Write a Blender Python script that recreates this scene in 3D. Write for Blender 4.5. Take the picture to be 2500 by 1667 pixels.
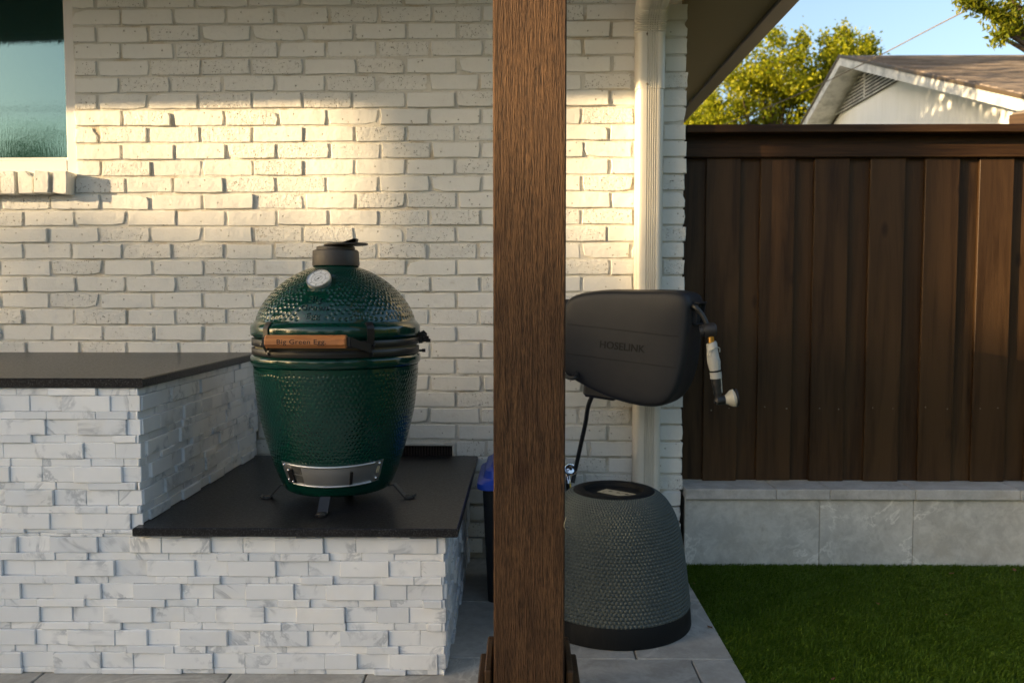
import bpy, math, random
import numpy as np
from mathutils import Matrix, Vector
rnd = random.Random(7); rng = np.random.default_rng(7)
for o in list(bpy.data.objects): bpy.data.objects.remove(o)
S = bpy.context.scene
C = S.collection
# ------------------------------------------------------------------ camera, sky, sun, exposure
F, PITCH, YAW, H = 2016.0, math.radians(3.265), math.radians(.71), 1.175
cam = bpy.data.cameras.new('camera'); camo = bpy.data.objects.new('camera', cam); C.objects.link(camo)
camo.location = (0, 0, H); camo.rotation_euler = (math.pi/2-PITCH, 0, YAW)
cam.sensor_width = 36; cam.lens = 36*F/2500; cam.clip_end = 500; cam.clip_start = .05
cam.dof.use_dof = True; cam.dof.focus_distance = 2.5; cam.dof.aperture_fstop = 4.2
S.camera = camo
S.render.resolution_x, S.render.resolution_y = 1024, 682
SUN_PHI, SUN_EL = math.radians(20.0), math.radians(10.0)      # sun: to the left, 20 deg in front of the wall plane
sd = Vector((-math.cos(SUN_PHI)*math.cos(SUN_EL), -math.sin(SUN_PHI)*math.cos(SUN_EL), math.sin(SUN_EL)))
w = bpy.data.worlds.new('World'); S.world = w; w.use_nodes = True
wn = w.node_tree.nodes; wl = w.node_tree.links
sky = wn.new('ShaderNodeTexSky'); sky.sky_type = 'NISHITA'; sky.sun_disc = False
sky.sun_elevation = SUN_EL; sky.sun_rotation = math.atan2(sd.x, sd.y)
sky.air_density = .9; sky.dust_density = 3.2; sky.ozone_density = 1.2
wn['Background'].inputs[1].default_value = .15
wl.new(sky.outputs[0], wn['Background'].inputs[0])
sl = bpy.data.lights.new('sun', 'SUN'); sl.energy = 5.0; sl.angle = math.radians(.6); sl.color = (1.0, .73, .41)
so = bpy.data.objects.new('sun', sl); C.objects.link(so); so.rotation_euler = sd.to_track_quat('Z', 'Y').to_euler(); so.location = (-8, -4, 8)
S.view_settings.view_transform = 'Standard'; S.view_settings.look = 'None'
S.view_settings.exposure = 1.50; S.view_settings.gamma = 1; S.view_settings.use_curve_mapping = False
S.view_settings.use_white_balance = True; S.view_settings.white_balance_temperature = 6750; S.view_settings.white_balance_tint = 10   # camera balanced for open shade
S.render.engine = 'CYCLES'
S.cycles.max_bounces = 8; S.cycles.diffuse_bounces = 5

# pixel of the photograph (2500 x 1667) -> direction
_a = math.pi/2-PITCH
RM = np.array(Matrix.Rotation(YAW, 3, 'Z') @ Matrix.Rotation(_a, 3, 'X'))
def ray(px, py): return RM @ np.array([(px-1250)/F, (833.5-py)/F, -1])
def P(px, py, Y):
    d = ray(px, py); t = Y/d[1]; return np.array([d[0]*t, Y, H+d[2]*t])
def G(px, py, z=0.0):
    d = ray(px, py); t = (z-H)/d[2]; return np.array([d[0]*t, d[1]*t, z])
def PX(px, py, X):
    d = ray(px, py); t = X/d[0]; return np.array([X, d[1]*t, H+d[2]*t])
def proj(p):
    v = RM.T @ (np.array(p)-np.array([0, 0, H])); return 1250+F*v[0]/-v[2], 833.5-F*v[1]/-v[2]
WROT = -.020
WM = Matrix.Translation((0, 3.6, 0)) @ Matrix.Rotation(WROT, 4, 'Z')
WI = np.array(WM.inverted())
def W(px, py, yl=0.0):                       # pixel -> point on the brick wall, in the wall's own axes
    d = WI[:3, :3] @ ray(px, py); o = (WI @ np.array([0, 0, H, 1]))[:3]
    return o + d*((yl-o[1])/d[1])

# ------------------------------------------------------------------ helpers
def tag(o, label=None, cat=None, group=None, kind=None):
    for k, v in (('label', label), ('category', cat), ('group', group), ('kind', kind)):
        if v: o[k] = v
    return o
def empty(name, loc=(0, 0, 0), mat=None):
    o = bpy.data.objects.new(name, None); C.objects.link(o); o.empty_display_size = .05
    if mat is not None: o.matrix_basis = mat
    else: o.location = loc
    return o
def world_of(o):
    m = o.matrix_basis.copy(); p = o.parent
    while p: m = p.matrix_basis @ m; p = p.parent
    return m
def fast(name, V, Fc, mat, smooth=False):
    V = np.asarray(V, np.float32); Fc = np.asarray(Fc, np.int32); me = bpy.data.meshes.new(name)
    me.vertices.add(len(V)); me.vertices.foreach_set('co', V.ravel())
    k = Fc.shape[1]; me.loops.add(Fc.size); me.loops.foreach_set('vertex_index', Fc.ravel())
    me.polygons.add(len(Fc)); me.polygons.foreach_set('loop_start', np.arange(0, Fc.size, k, dtype=np.int32))
    try: me.polygons.foreach_set('loop_total', np.full(len(Fc), k, np.int32))
    except Exception: pass
    me.polygons.foreach_set('use_smooth', np.full(len(Fc), smooth, bool))
    me.update(calc_edges=True); me.validate(); me.materials.append(mat); return me
def obj(name, me, parent=None, loc=None, rot=None):
    o = bpy.data.objects.new(name, me); C.objects.link(o)
    if parent: o.parent = parent
    if loc is not None: o.location = loc
    if rot is not None: o.rotation_euler = rot
    return o
class MB:
    def __init__(s): s.v = []; s.f = []
    def add(s, vs, fs):
        n = len(s.v); s.v += [tuple(float(c) for c in q) for q in vs]; s.f += [tuple(i+n for i in q) for q in fs]; return s
    def box(s, x0, x1, y0, y1, z0, z1, c=0.0):
        X = (x0, x1); Y = (y0, y1); Z = (z0, z1)
        if c <= 0:
            return s.add([(X[i], Y[j], Z[k]) for i in (0, 1) for j in (0, 1) for k in (0, 1)],
                         [(0, 1, 3, 2), (4, 6, 7, 5), (0, 4, 5, 1), (2, 3, 7, 6), (0, 2, 6, 4), (1, 5, 7, 3)])
        c = min(c, (x1-x0)*.45, (y1-y0)*.45, (z1-z0)*.45); vs = []; idx = {}
        for i in (0, 1):
            for j in (0, 1):
                for k in (0, 1):
                    sx, sy, sz = 1-2*i, 1-2*j, 1-2*k
                    for a in range(3):
                        q = [X[i]+sx*c, Y[j]+sy*c, Z[k]+sz*c]; q[a] = (X[i], Y[j], Z[k])[a]
                        idx[i, j, k, a] = len(vs); vs.append(q)
        fs = []
        cen = ((x0+x1)/2, (y0+y1)/2, (z0+z1)/2)
        def face(ids):
            p = [Vector(vs[q]) for q in ids]; n = (p[1]-p[0]).cross(p[2]-p[0]); m = sum(p, Vector())/len(p)-Vector(cen)
            fs.append(tuple(ids) if n.dot(m) > 0 else tuple(reversed(ids)))
        for i in (0, 1):
            face([idx[i, j, k, 0] for j, k in ((0, 0), (1, 0), (1, 1), (0, 1))])
            face([idx[j, i, k, 1] for j, k in ((0, 0), (1, 0), (1, 1), (0, 1))])
            face([idx[j, k, i, 2] for j, k in ((0, 0), (1, 0), (1, 1), (0, 1))])
            for j in (0, 1):
                face([idx[i, j, 0, 0], idx[i, j, 1, 0], idx[i, j, 1, 1], idx[i, j, 0, 1]])
                face([idx[i, 0, j, 0], idx[i, 1, j, 0], idx[i, 1, j, 2], idx[i, 0, j, 2]])
                face([idx[0, i, j, 1], idx[1, i, j, 1], idx[1, i, j, 2], idx[0, i, j, 2]])
                for k in (0, 1): face([idx[i, j, k, a] for a in (0, 1, 2)])
        return s.add(vs, fs)
    def tube(s, path, r, n=10, cap=True):
        path = [Vector(q) for q in path]; rs = r if hasattr(r, '__len__') else [r]*len(path); vs = []; fs = []; up = None
        for i, p in enumerate(path):
            t = (path[min(i+1, len(path)-1)]-path[max(i-1, 0)]).normalized()
            if up is None: up = t.orthogonal().normalized()
            up = (up-t*up.dot(t)).normalized(); sd_ = t.cross(up)
            for k in range(n):
                a = 2*math.pi*k/n; vs.append(p+(up*math.cos(a)+sd_*math.sin(a))*rs[i])
        for i in range(len(path)-1):
            for k in range(n):
                fs.append((i*n+k, i*n+(k+1) % n, (i+1)*n+(k+1) % n, (i+1)*n+k))
        if cap: fs += [tuple(reversed(range(n))), tuple(range((len(path)-1)*n, len(path)*n))]
        return s.add(vs, fs)
    def lathe(s, prof, n=48, cx=0, cy=0, cap0=False, cap1=False, a0=0, a1=2*math.pi, M=None):
        full = abs(a1-a0-2*math.pi) < 1e-6; m = n if full else n+1; vs = []; fs = []
        for r, z in prof:
            for k in range(m):
                a = a0+(a1-a0)*k/n; q = Vector((cx+r*math.cos(a), cy+r*math.sin(a), z)); vs.append(M @ q if M else q)
        for i in range(len(prof)-1):
            for k in range(n):
                b = (k+1) % m; fs.append((i*m+k, i*m+b, (i+1)*m+b, (i+1)*m+k))
        if cap0: fs.append(tuple(reversed(range(m))))
        if cap1: fs.append(tuple(range((len(prof)-1)*m, len(prof)*m)))
        return s.add(vs, fs)
    def prism(s, poly, fn0, fn1):              # poly of 2-D points, two functions placing both ends
        n = len(poly); vs = [fn0(*q) for q in poly]+[fn1(*q) for q in poly]
        fs = [tuple(reversed(range(n))), tuple(range(n, 2*n))]+[(i, (i+1) % n, n+(i+1) % n, n+i) for i in range(n)]
        return s.add(vs, fs)
    def build(s, name, mat, parent=None, local=False, smooth=None):
        V = s.v
        if parent is not None and not local:
            mi = world_of(parent).inverted(); V = [mi @ Vector(q) for q in V]
        me = bpy.data.meshes.new(name); me.from_pydata([tuple(q) for q in V], [], s.f); me.update(); me.materials.append(mat)
        if smooth is not None:
            me.polygons.foreach_set('use_smooth', [True]*len(me.polygons)); me.set_sharp_from_angle(angle=math.radians(smooth))
        return obj(name, me, parent)
def catmull(pts, n=8):
    pts = [np.array(p, float) for p in pts]; q = [pts[0]*2-pts[1]]+pts+[pts[-1]*2-pts[-2]]; out = []
    for i in range(1, len(q)-2):
        for t in np.linspace(0, 1, n, endpoint=False):
            a, b, c, d = q[i-1:i+3]
            out.append(.5*(2*b+(c-a)*t+(2*a-5*b+4*c-d)*t*t+(3*b-a-3*c+d)*t**3))
    out.append(pts[-1]); return out

# ------------------------------------------------------------------ materials
class Mat:
    def __init__(s, name, col=(.5, .5, .5), rough=.6, metal=0, spec=.5, coat=0):
        s.m = bpy.data.materials.new(name); s.m.use_nodes = True; s.t = s.m.node_tree; s.b = s.t.nodes['Principled BSDF']
        s.b.inputs['Base Color'].default_value = (*col, 1); s.b.inputs['Roughness'].default_value = rough
        s.b.inputs['Metallic'].default_value = metal; s.b.inputs['Specular IOR Level'].default_value = spec
        s.b.inputs['Coat Weight'].default_value = coat
        s.bumpn = None; s._co = None
    def n(s, typ, ins=None, **pr):
        x = s.t.nodes.new('ShaderNode'+typ)
        for k, v in pr.items(): setattr(x, k, v)
        for k, v in (ins or {}).items():
            if isinstance(v, bpy.types.NodeSocket): s.t.links.new(v, x.inputs[k])
            else: x.inputs[k].default_value = v
        return x
    def co(s, scale=(1, 1, 1), rand=True):
        if s._co is None:
            tc = s.n('TexCoord'); s._oi = s.n('ObjectInfo'); s._geo = s.n('NewGeometry')
            a = s.n('Math', {0: s._oi.outputs['Random'], 1: s._geo.outputs['Random Per Island']}, operation='ADD')
            s.R = s.n('Math', {0: a.outputs[0]}, operation='FRACT').outputs[0]
            off = s.n('Math', {0: s.R, 1: 37.0}, operation='MULTIPLY')
            s._obj = tc.outputs['Object']
            s._co = s.n('VectorMath', {0: tc.outputs['Object'], 1: off.outputs[0]}, operation='ADD').outputs[0]
        return s.n('Mapping', {'Vector': s._co if rand else s._obj, 'Scale': scale}).outputs[0]
    def noise(s, co, scale, detail=4, rough=.55, dist=0): return s.n('TexNoise', {'Vector': co, 'Scale': scale, 'Detail': detail, 'Roughness': rough, 'Distortion': dist}).outputs['Fac']
    def voro(s, co, scale, feature='F1', out='Distance'): return s.n('TexVoronoi', {'Vector': co, 'Scale': scale}, feature=feature).outputs[out]
    def ramp(s, fac, stops):
        r = s.n('ValToRGB', {'Fac': fac}); e = r.color_ramp.elements
        while len(e) < len(stops): e.new(.5)
        for q, (p, c) in zip(e, stops): q.position = p; q.color = (*c, 1) if hasattr(c, '__len__') else (c, c, c, 1)
        return r.outputs['Color']
    def mix(s, fac, a, b, mode='MIX'):
        x = s.t.nodes.new('ShaderNodeMix'); x.data_type = 'RGBA'; x.blend_type = mode
        for i, v in ((0, fac), (6, a), (7, b)):
            if isinstance(v, bpy.types.NodeSocket): s.t.links.new(v, x.inputs[i])
            else: x.inputs[i].default_value = v if i == 0 else (*v, 1)
        return x.outputs[2]
    def math(s, op, a, b=0.0, cl=False): return s.n('Math', {0: a, 1: b}, operation=op, use_clamp=cl).outputs[0]
    def bump(s, h, dist=.002, st=1.0):
        ins = {'Height': h, 'Distance': dist, 'Strength': st}
        if s.bumpn is not None: ins['Normal'] = s.bumpn
        s.bumpn = s.n('Bump', ins).outputs[0]; s.t.links.new(s.bumpn, s.b.inputs['Normal'])
    def set(s, **kw):
        names = {'col': 'Base Color', 'rough': 'Roughness', 'metal': 'Metallic'}
        for k, v in kw.items():
            i = s.b.inputs[names.get(k, k)]
            if isinstance(v, bpy.types.NodeSocket): s.t.links.new(v, i)
            else: i.default_value = v
m = {}
def reg(k, x): m[k] = x.m; return x
# painted brick
a = reg('brick', Mat('painted_brick', rough=.62, spec=.3)); co = a.co()
pit = a.ramp(a.voro(co, 120), [(.0, 1), (.20, 1), (.30, 0)])
pitm = a.ramp(a.noise(co, 60, 3), [(.49, 0), (.55, 1)])
who = a.ramp(a.R, [(.60, 0), (.72, 1)])
pm = a.math('MULTIPLY', a.math('MULTIPLY', pit, pitm), who)
pm2 = a.math('MULTIPLY', a.ramp(a.voro(co, 30), [(.0, 1), (.07, 1), (.12, 0)]), .8)
pall = a.math('MAXIMUM', pm, pm2)
base = a.mix(a.noise(co, 9, 4), (.73, .72, .67), (.80, .79, .75))
base = a.mix(a.math('MULTIPLY', a.ramp(a.R, [(0, 0), (1, 1)]), .25), base, (.70, .685, .63))
dirt = a.ramp(a.noise(co, 26, 5, .7), [(.60, 0), (.75, 1)])
base = a.mix(a.math('MULTIPLY', dirt, .35), base, (.42, .36, .26))
a.set(col=a.mix(a.math('MULTIPLY', pall, .8), base, (.20, .155, .11)))
rgh = a.math('ADD', a.math('MULTIPLY', a.noise(co, 75, 6, .65), a.math('ADD', who, .30)), a.math('MULTIPLY', a.noise(co, 16, 3), 1.5))
a.bump(rgh, .0045, .8); a.bump(a.math('MULTIPLY', pall, -1.0), .003, 1)
# mortar joints, same paint over sand
a = reg('mortar', Mat('painted_mortar', rough=.85, spec=.2)); co = a.co(rand=False)
b_ = a.mix(a.noise(co, 14, 4), (.61, .585, .515), (.71, .69, .63))
st = a.ramp(a.noise(co, 5.5, 5, .7), [(.52, 0), (.66, 1)])
a.set(col=a.mix(a.math('MULTIPLY', st, .55), b_, (.40, .29, .15))); a.bump(a.noise(co, 150, 5, .7), .004, .9)
# marble mosaic
a = reg('marble', Mat('split_marble', rough=.42, spec=.45)); co = a.co()
v1 = a.ramp(a.noise(co, 6, 4, .55, .5), [(.30, 0), (.49, 1), (.52, 1), (.70, 0)])
v2 = a.ramp(a.noise(co, 4.0, 5, .65, 1.2), [(.46, 0), (.49, 1), (.55, 0)])
c0 = a.mix(a.R, (.86, .865, .86), (.70, .725, .75))
c0 = a.mix(a.math('MULTIPLY', v1, .16), c0, (.55, .585, .63)); c0 = a.mix(a.math('MULTIPLY', a.math('MULTIPLY', v2, a.ramp(a.noise(co, 9, 2), [(.48, 0), (.6, 1)])), .75), c0, (.36, .39, .43))
warm = a.ramp(a.noise(co, 6, 3), [(.52, 0), (.72, 1)])
a.set(col=a.mix(a.math('MULTIPLY', warm, .22), c0, (.74, .66, .52)), rough=a.math('ADD', a.math('MULTIPLY', a.noise(co, 20), .25), .3))
a.bump(a.noise(co, 45, 5, .6), .0009, .6)
a = reg('grout', Mat('tile_grout', (.46, .38, .26), .9)); co = a.co(rand=False); a.bump(a.noise(co, 200), .002)
# black granite
a = reg('granite', Mat('leathered_granite', rough=.3, spec=.28)); co = a.co(rand=False)
sp = a.ramp(a.noise(co, 240, 3, .75), [(.52, 0), (.64, 1)]); sp2 = a.ramp(a.noise(co, 60, 4, .7), [(.45, 0), (.7, 1)])
c0 = a.mix(a.math('MULTIPLY', sp, .9), (.005, .005, .0055), (.075, .075, .08)); c0 = a.mix(a.math('MULTIPLY', sp2, .25), c0, (.024, .024, .025))
a.set(col=c0, rough=a.math('ADD', a.math('MULTIPLY', a.noise(co, 90, 4), .25), .20)); a.bump(a.noise(co, 120, 5, .6), .0013, .7)
# rough sawn cedar post
a = reg('cedar', Mat('rough_cedar', rough=.75, spec=.25)); co = a.co(rand=False)
cf = a.co((1, 1, .085), False); fib = a.noise(cf, 430, 3, .6, 0); fib2 = a.noise(a.co((1, 1, .05), False), 190, 3, .5, 0)
big = a.noise(a.co((1, 1, .30), False), 16, 4, .6)
col = a.mix(a.ramp(a.math('ADD', a.math('MULTIPLY', fib, .6), a.math('MULTIPLY', fib2, .4)), [(.37, 0), (.63, 1)]), (.016, .0068, .0030), (.128, .066, .029))
col = a.mix(a.math('MULTIPLY', a.ramp(big, [(.42, 0), (.66, 1)]), .50), col, (.046, .0215, .0095))
kn = a.ramp(a.voro(a.co((1, 1, .60), False), 8.5), [(0, 1), (.15, .95), (.25, 0)]); crk = a.math('MULTIPLY', a.ramp(a.noise(a.co((1, 1, .035), False), 34, 2, .4, .3), [(.485, 0), (.5, 1), (.515, 0)]), a.ramp(a.noise(co, 6, 2), [(.52, 0), (.6, 1)])); kn = a.math('MAXIMUM', kn, a.math('MULTIPLY', crk, .8))
a.set(col=a.mix(a.math('MULTIPLY', kn, .85), col, (.035, .014, .007)))
a.bump(a.math('ADD', fib, a.math('MULTIPLY', fib2, .9)), .0065, 1.0); a.bump(a.math('MULTIPLY', kn, -1), .004, .6)
# dark stained fence
a = reg('fence', Mat('dark_stained_wood', rough=.5, spec=.22)); co = a.co((1, 1, .05))
g1 = a.noise(co, 60, 5, .6, .6); g2 = a.noise(a.co((1, 1, .10)), 9, 4, .6, 1.0)
col = a.mix(a.ramp(g1, [(.3, 0), (.7, 1)]), (.020, .0098, .0040), (.058, .0310, .0132)); col = a.mix(a.ramp(g2, [(.42, 0), (.62, 1)]), col, (.066, .0355, .0150))
col = a.mix(a.math('MULTIPLY', a.R, .35), col, (.036, .0165, .0065))
kn = a.ramp(a.voro(a.co((1, 1, .45)), 5.2), [(0, 1), (.05, .8), (.10, 0)])
a.set(col=a.mix(a.math('MULTIPLY', kn, .7), col, (.008, .004, .003)), rough=a.math('ADD', a.math('MULTIPLY', g1, .3), .34)); a.bump(a.noise(a.co((1, 1, .06)), 170, 4, .6), .0015, .7)
a = reg('fence_h', Mat('dark_stained_rail', rough=.5, spec=.22)); co = a.co((.05, 1, 1))
g1 = a.noise(co, 60, 5, .6, .6); col = a.mix(a.ramp(g1, [(.3, 0), (.7, 1)]), (.022, .0100, .0036), (.060, .030, .0115))
kn = a.ramp(a.voro(a.co((.45, 1, 1)), 5.2), [(0, 1), (.05, .8), (.10, 0)])
a.set(col=a.mix(a.math('MULTIPLY', kn, .7), col, (.008, .004, .003))); a.bump(a.noise(a.co((.06, 1, 1)), 170, 4, .6), .0015, .7)
# glazed green ceramic
a = reg('green', Mat('green_glaze', (.0035, .062, .036), .16, spec=.45, coat=.35)); co = a.co(rand=False); a.set(**{'Coat Roughness': .05})
a.set(col=a.mix(a.noise(co, 12, 3), (.0005, .027, .0185), (.0010, .041, .028))); a.bump(a.noise(co, 70, 2), .0004, .4)
a = reg('iron', Mat('cast_iron', (.040, .033, .027), .48, spec=.5)); co = a.co(rand=False); a.bump(a.noise(co, 420, 3), .0007, .7)
a = reg('steelblack', Mat('black_powder_coat', (.014, .013, .013), .38, spec=.5))
a = reg('legsteel', Mat('leg_steel', (.011, .012, .014), .28, spec=.6))
a = reg('handlewood', Mat('oiled_handle_wood', rough=.42)); co = a.co((.06, 1, 1), False)
g1 = a.noise(co, 120, 5, .6, .5); a.set(col=a.mix(a.ramp(g1, [(.3, 0), (.7, 1)]), (.30, .095, .026), (.52, .22, .075))); a.bump(g1, .0006, .5)
a = reg('burnt', Mat('burnt_lettering', (.035, .012, .006), .7))
a = reg('steel', Mat('brushed_steel', (.62, .62, .61), .3, metal=1)); co = a.co((.05, 1, 1), False); a.set(rough=a.math('ADD', a.math('MULTIPLY', a.noise(co, 500, 2), .25), .34))
a = reg('mesh', Mat('steel_screen', (.12, .12, .11), .5, metal=.6)); co = a.co(rand=False); a.bump(a.voro(co, 600), .001)
a = reg('chrome', Mat('chrome', (.75, .75, .76), .08, metal=1))
a = reg('brass', Mat('brass', (.62, .36, .10), .3, metal=1))
a = reg('dial', Mat('dial_white', (.72, .74, .75), .25, coat=.8)); a = reg('ink', Mat('dial_ink', (.03, .05, .04), .6)); a = reg('red', Mat('red_ink', (.45, .04, .03), .6))
a = reg('gasket', Mat('felt_gasket', (.16, .145, .10), .95))
# plastics
a = reg('reel', Mat('reel_plastic', (.034, .036, .042), .46, spec=.26)); co = a.co(rand=False); a.bump(a.noise(co, 900, 2), .0004, .5)
a.set(col=a.mix(a.ramp(a.noise(co, 6, 4, .6), [(.4, 0), (.7, 1)]), (.017, .019, .0235), (.023, .0245, .028)))
a = reg('reeldark', Mat('reel_dark_plastic', (.018, .018, .02), .5)); a = reg('void', Mat('dark_cavity', (.004, .004, .004), .9))  # void: black painted for shade in openings, gaps and seams; lettering too
a = reg('rubber', Mat('black_rubber', (.016, .017, .018), .42)); a = reg('blackbin', Mat('black_bin_plastic', (.006, .006, .007), .6))
a = reg('blue', Mat('blue_bin_lid', (.010, .055, .40), .38)); co = a.co(rand=False); a.bump(a.noise(co, 300, 2), .0004, .4)
a = reg('paleplastic', Mat('pale_nozzle_plastic', (.42, .42, .39), .5)); a = reg('cream', Mat('cream_plastic', (.50, .48, .40), .45))
a = reg('planter', Mat('planter_grey', rough=.7, spec=.3)); co = a.co(rand=False)
a.set(col=a.mix(a.noise(co, 9, 4), (.070, .083, .078), (.100, .116, .108))); a.bump(a.noise(co, 260, 3), .0006, .6)
a = reg('planterband', Mat('planter_band', rough=.6, spec=.15)); co = a.co(rand=False)
a.set(col=a.mix(a.ramp(a.noise(a.co((1, 1, .2), False), 30, 4, .7), [(.55, 0), (.75, 1)]), (.010, .011, .012), (.022, .022, .021)))
a = reg('paper', Mat('faded_paper', rough=.8)); co = a.co(rand=False); a.set(col=a.mix(a.ramp(a.noise(co, 70, 4), [(.55, 0), (.65, 1)]), (.46, .40, .27), (.30, .25, .15)))
# stone
def stone(k, nm, c1, c2, vein, sc=1.0):
    a = reg(k, Mat(nm, rough=.6, spec=.35)); co = a.co()
    c = a.mix(a.ramp(a.noise(co, 3*sc, 6, .6, .8), [(.3, 0), (.7, 1)]), c1, c2)
    c = a.mix(a.math('MULTIPLY', a.R, .3), c, tuple(x*.85 for x in c1))
    c = a.mix(a.math('MULTIPLY', a.ramp(a.noise(co, 13*sc, 7, .75, .35), [(.42, 0), (.62, 1)]), .75), c, tuple(x*1.15 for x in c2)); c = a.mix(a.math('MULTIPLY', a.ramp(a.noise(co, 5*sc, 7, .75, .3), [(.5, 0), (.75, 1)]), .45), c, (c1[0]*.95, c1[1]*.86, c1[2]*.70))
    v = a.ramp(a.noise(co, 3.2*sc, 6, .62, .9), [(.485, 0), (.5, 1), (.525, 0)]); v = a.math('MULTIPLY', v, a.ramp(a.noise(co, 2.2, 2), [(.38, 0), (.52, 1)])); c = a.mix(a.math('MULTIPLY', v, .85), c, vein)
    d = a.ramp(a.noise(co, 30, 5, .7), [(.58, 0), (.72, 1)]); c = a.mix(a.math('MULTIPLY', d, .25), c, (.20, .18, .14))
    a.set(col=c, rough=a.math('ADD', a.math('MULTIPLY', a.noise(co, 12), .3), .42)); a.bump(a.noise(co, 40, 6, .65), .0012, .6)
stone('stone', 'grey_marble_slab', (.44, .43, .395), (.60, .585, .54), (.82, .80, .74))
stone('capstone', 'grey_coping', (.36, .35, .33), (.50, .485, .46), (.50, .50, .48))
stone('paver', 'grey_paver', (.30, .285, .255), (.41, .395, .36), (.52, .50, .45), .9)
a = reg('joint', Mat('joint_sand', (.12, .11, .09), .95))
# house paint, metal, glass
a = reg('whitemetal', Mat('cream_downspout_paint', (.66, .62, .52), .36, spec=.5)); co = a.co(rand=False)
a.set(col=a.mix(a.ramp(a.noise(co, 5, 4, .6), [(.4, 0), (.75, 1)]), (.69, .66, .58), (.63, .595, .51)))
a = reg('frame', Mat('window_vinyl', (.72, .70, .67), .4)); a = reg('screw', Mat('painted_screw', (.30, .27, .21), .4, metal=.4))
a = reg('soffit', Mat('olive_soffit_paint', rough=.7)); co = a.co(rand=False); a.set(col=a.mix(a.noise(co, 3, 3), (.20, .142, .052), (.24, .172, .068)))
a = reg('gutter', Mat('bronze_gutter', (.070, .050, .026), .5)); a = reg('vent', Mat('rusty_vent', (.035, .022, .016), .7))
a = reg('glass', Mat('tinted_window_glass', (.07, .22, .20), .04, spec=.5)); co = a.co(rand=False)
gl = a.n('BsdfGlossy', {'Color': (.135, .215, .22, 1), 'Roughness': .012}); a.bump(a.noise(a.co((1, 1, .16), False), 150, 3, .6), .0006, .3)
a.bump(a.noise(a.co((.35, 1, 1), False), 5, 2), .002, .12)
a.t.links.new(a.bumpn, gl.inputs['Normal']); mx = a.n('MixShader', {0: .80, 1: a.b.outputs[0], 2: gl.outputs[0]}); a.t.links.new(mx.outputs[0], a.t.nodes['Material Output'].inputs[0])
a = reg('ceil', Mat('porch_ceiling_wood', rough=.7)); a.set(col=a.mix(a.noise(a.co((.1, 1, 1), False), 20, 4), (.16, .085, .04), (.24, .135, .065)))
# neighbour
a = reg('siding', Mat('white_siding', rough=.6)); co = a.co(rand=False)
a.set(col=a.mix(a.ramp(a.noise(a.co((1, 1, .2), False), 4, 5, .6), [(.4, 0), (.7, 1)]), (.86, .88, .89), (.80, .82, .82)))
a.bump(a.n('TexWave', {'Vector': a.co((0, 1, 0), False), 'Scale': 3.2}, bands_direction='Y').outputs['Fac'], .006, .6)
a = reg('trimw', Mat('weathered_white_trim', rough=.6)); co = a.co(rand=False)
a.set(col=a.mix(a.ramp(a.noise(co, 5, 5, .7), [(.45, 0), (.62, 1)]), (.60, .62, .62), (.36, .38, .39)))
a = reg('shingle', Mat('brown_shingles', rough=.9)); co = a.co((.25, 1, 1))
a.set(col=a.mix(a.ramp(a.noise(co, 6, 5, .65), [(.35, 0), (.65, 1)]), (.085, .068, .054), (.25, .205, .170))); a.bump(a.noise(co, 40, 4), .01)
# vegetation
def leafmat(k, nm, c1, c2, tr=.45):
    a = reg(k, Mat(nm, rough=.5, spec=.25)); co = a.co(rand=False); geo = a._geo
    c = a.mix(geo.outputs['Random Per Island'], c1, c2); a.set(col=c)
    t = a.n('BsdfTranslucent', {'Color': c}); mx = a.n('MixShader', {0: tr, 1: a.b.outputs[0], 2: t.outputs[0]})
    a.t.links.new(mx.outputs[0], a.t.nodes['Material Output'].inputs[0])
leafmat('leaf', 'tree_leaf', (.12, .17, .008), (.36, .35, .014), .5)
leafmat('leafdark', 'dark_leaf', (.02, .04, .01), (.05, .075, .018), .3)
leafmat('pecan', 'pecan_leaf', (.09, .14, .010), (.24, .24, .014), .5)
leafmat('turf', 'turf_blade', (.055, .120, .006), (.125, .200, .016), .3)
a = reg('bark', Mat('bark', rough=.9)); co = a.co((1, 1, .2), False); a.set(col=a.mix(a.noise(co, 20, 5), (.05, .035, .022), (.14, .10, .07))); a.bump(a.noise(co, 30, 5), .02)
a = reg('dead', Mat('dead_leaf', (.17, .075, .028), .8)); a = reg('wire', Mat('cable_sheath', (.16, .135, .10), .7))
a = reg('lawnbase', Mat('turf_backing', rough=.95)); co = a.co(rand=False); a.set(col=a.mix(a.noise(co, 60, 5), (.022, .042, .004), (.045, .085, .008)))
a = reg('ground', Mat('lawn_soil', rough=.95)); co = a.co(rand=False); a.set(col=a.mix(a.noise(co, 1.5, 6), (.045, .060, .018), (.10, .09, .045)))

# ------------------------------------------------------------------ ground, patio, turf sheet
gm = MB().box(-160, 160, -120, 200, -.4, -.06).build('ground', m['ground']); tag(gm, kind='structure')
patio = MB().box(-7.5, .684, -5.2, 3.75, -.20, -.030).build('patio', m['joint']); tag(patio, kind='structure')
rowsY = [3.72, 3.104, 2.612, 2.13, 1.54, 1.06, .47]
TURFX = .684
def paver(x0, x1, y0, y1):
    j = .0022; MB().box(x0+j, x1-j, y0+j, y1-j, -.03, rnd.uniform(-.001, .0008), .003).build('paver', m['paver'], patio)
xr = {0: [-.42, .18, .684], 1: [-.85, -.05, .37, .684], 2: [-2.10, -1.49, -.905, -.483, .12, .545, .684],
      3: [-2.2, -1.75, -1.1, -.7, -.1, .3, .684], 4: [-2.0, -1.3, -.9, -.3, .12, .684], 5: [-2.0, -1.5, -.9, -.5, .1, .545, .684]}
for r_, xs in xr.items():
    for x0, x1 in zip(xs, xs[1:]): paver(x0, x1, rowsY[r_+1], rowsY[r_])
pb = MB()
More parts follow.
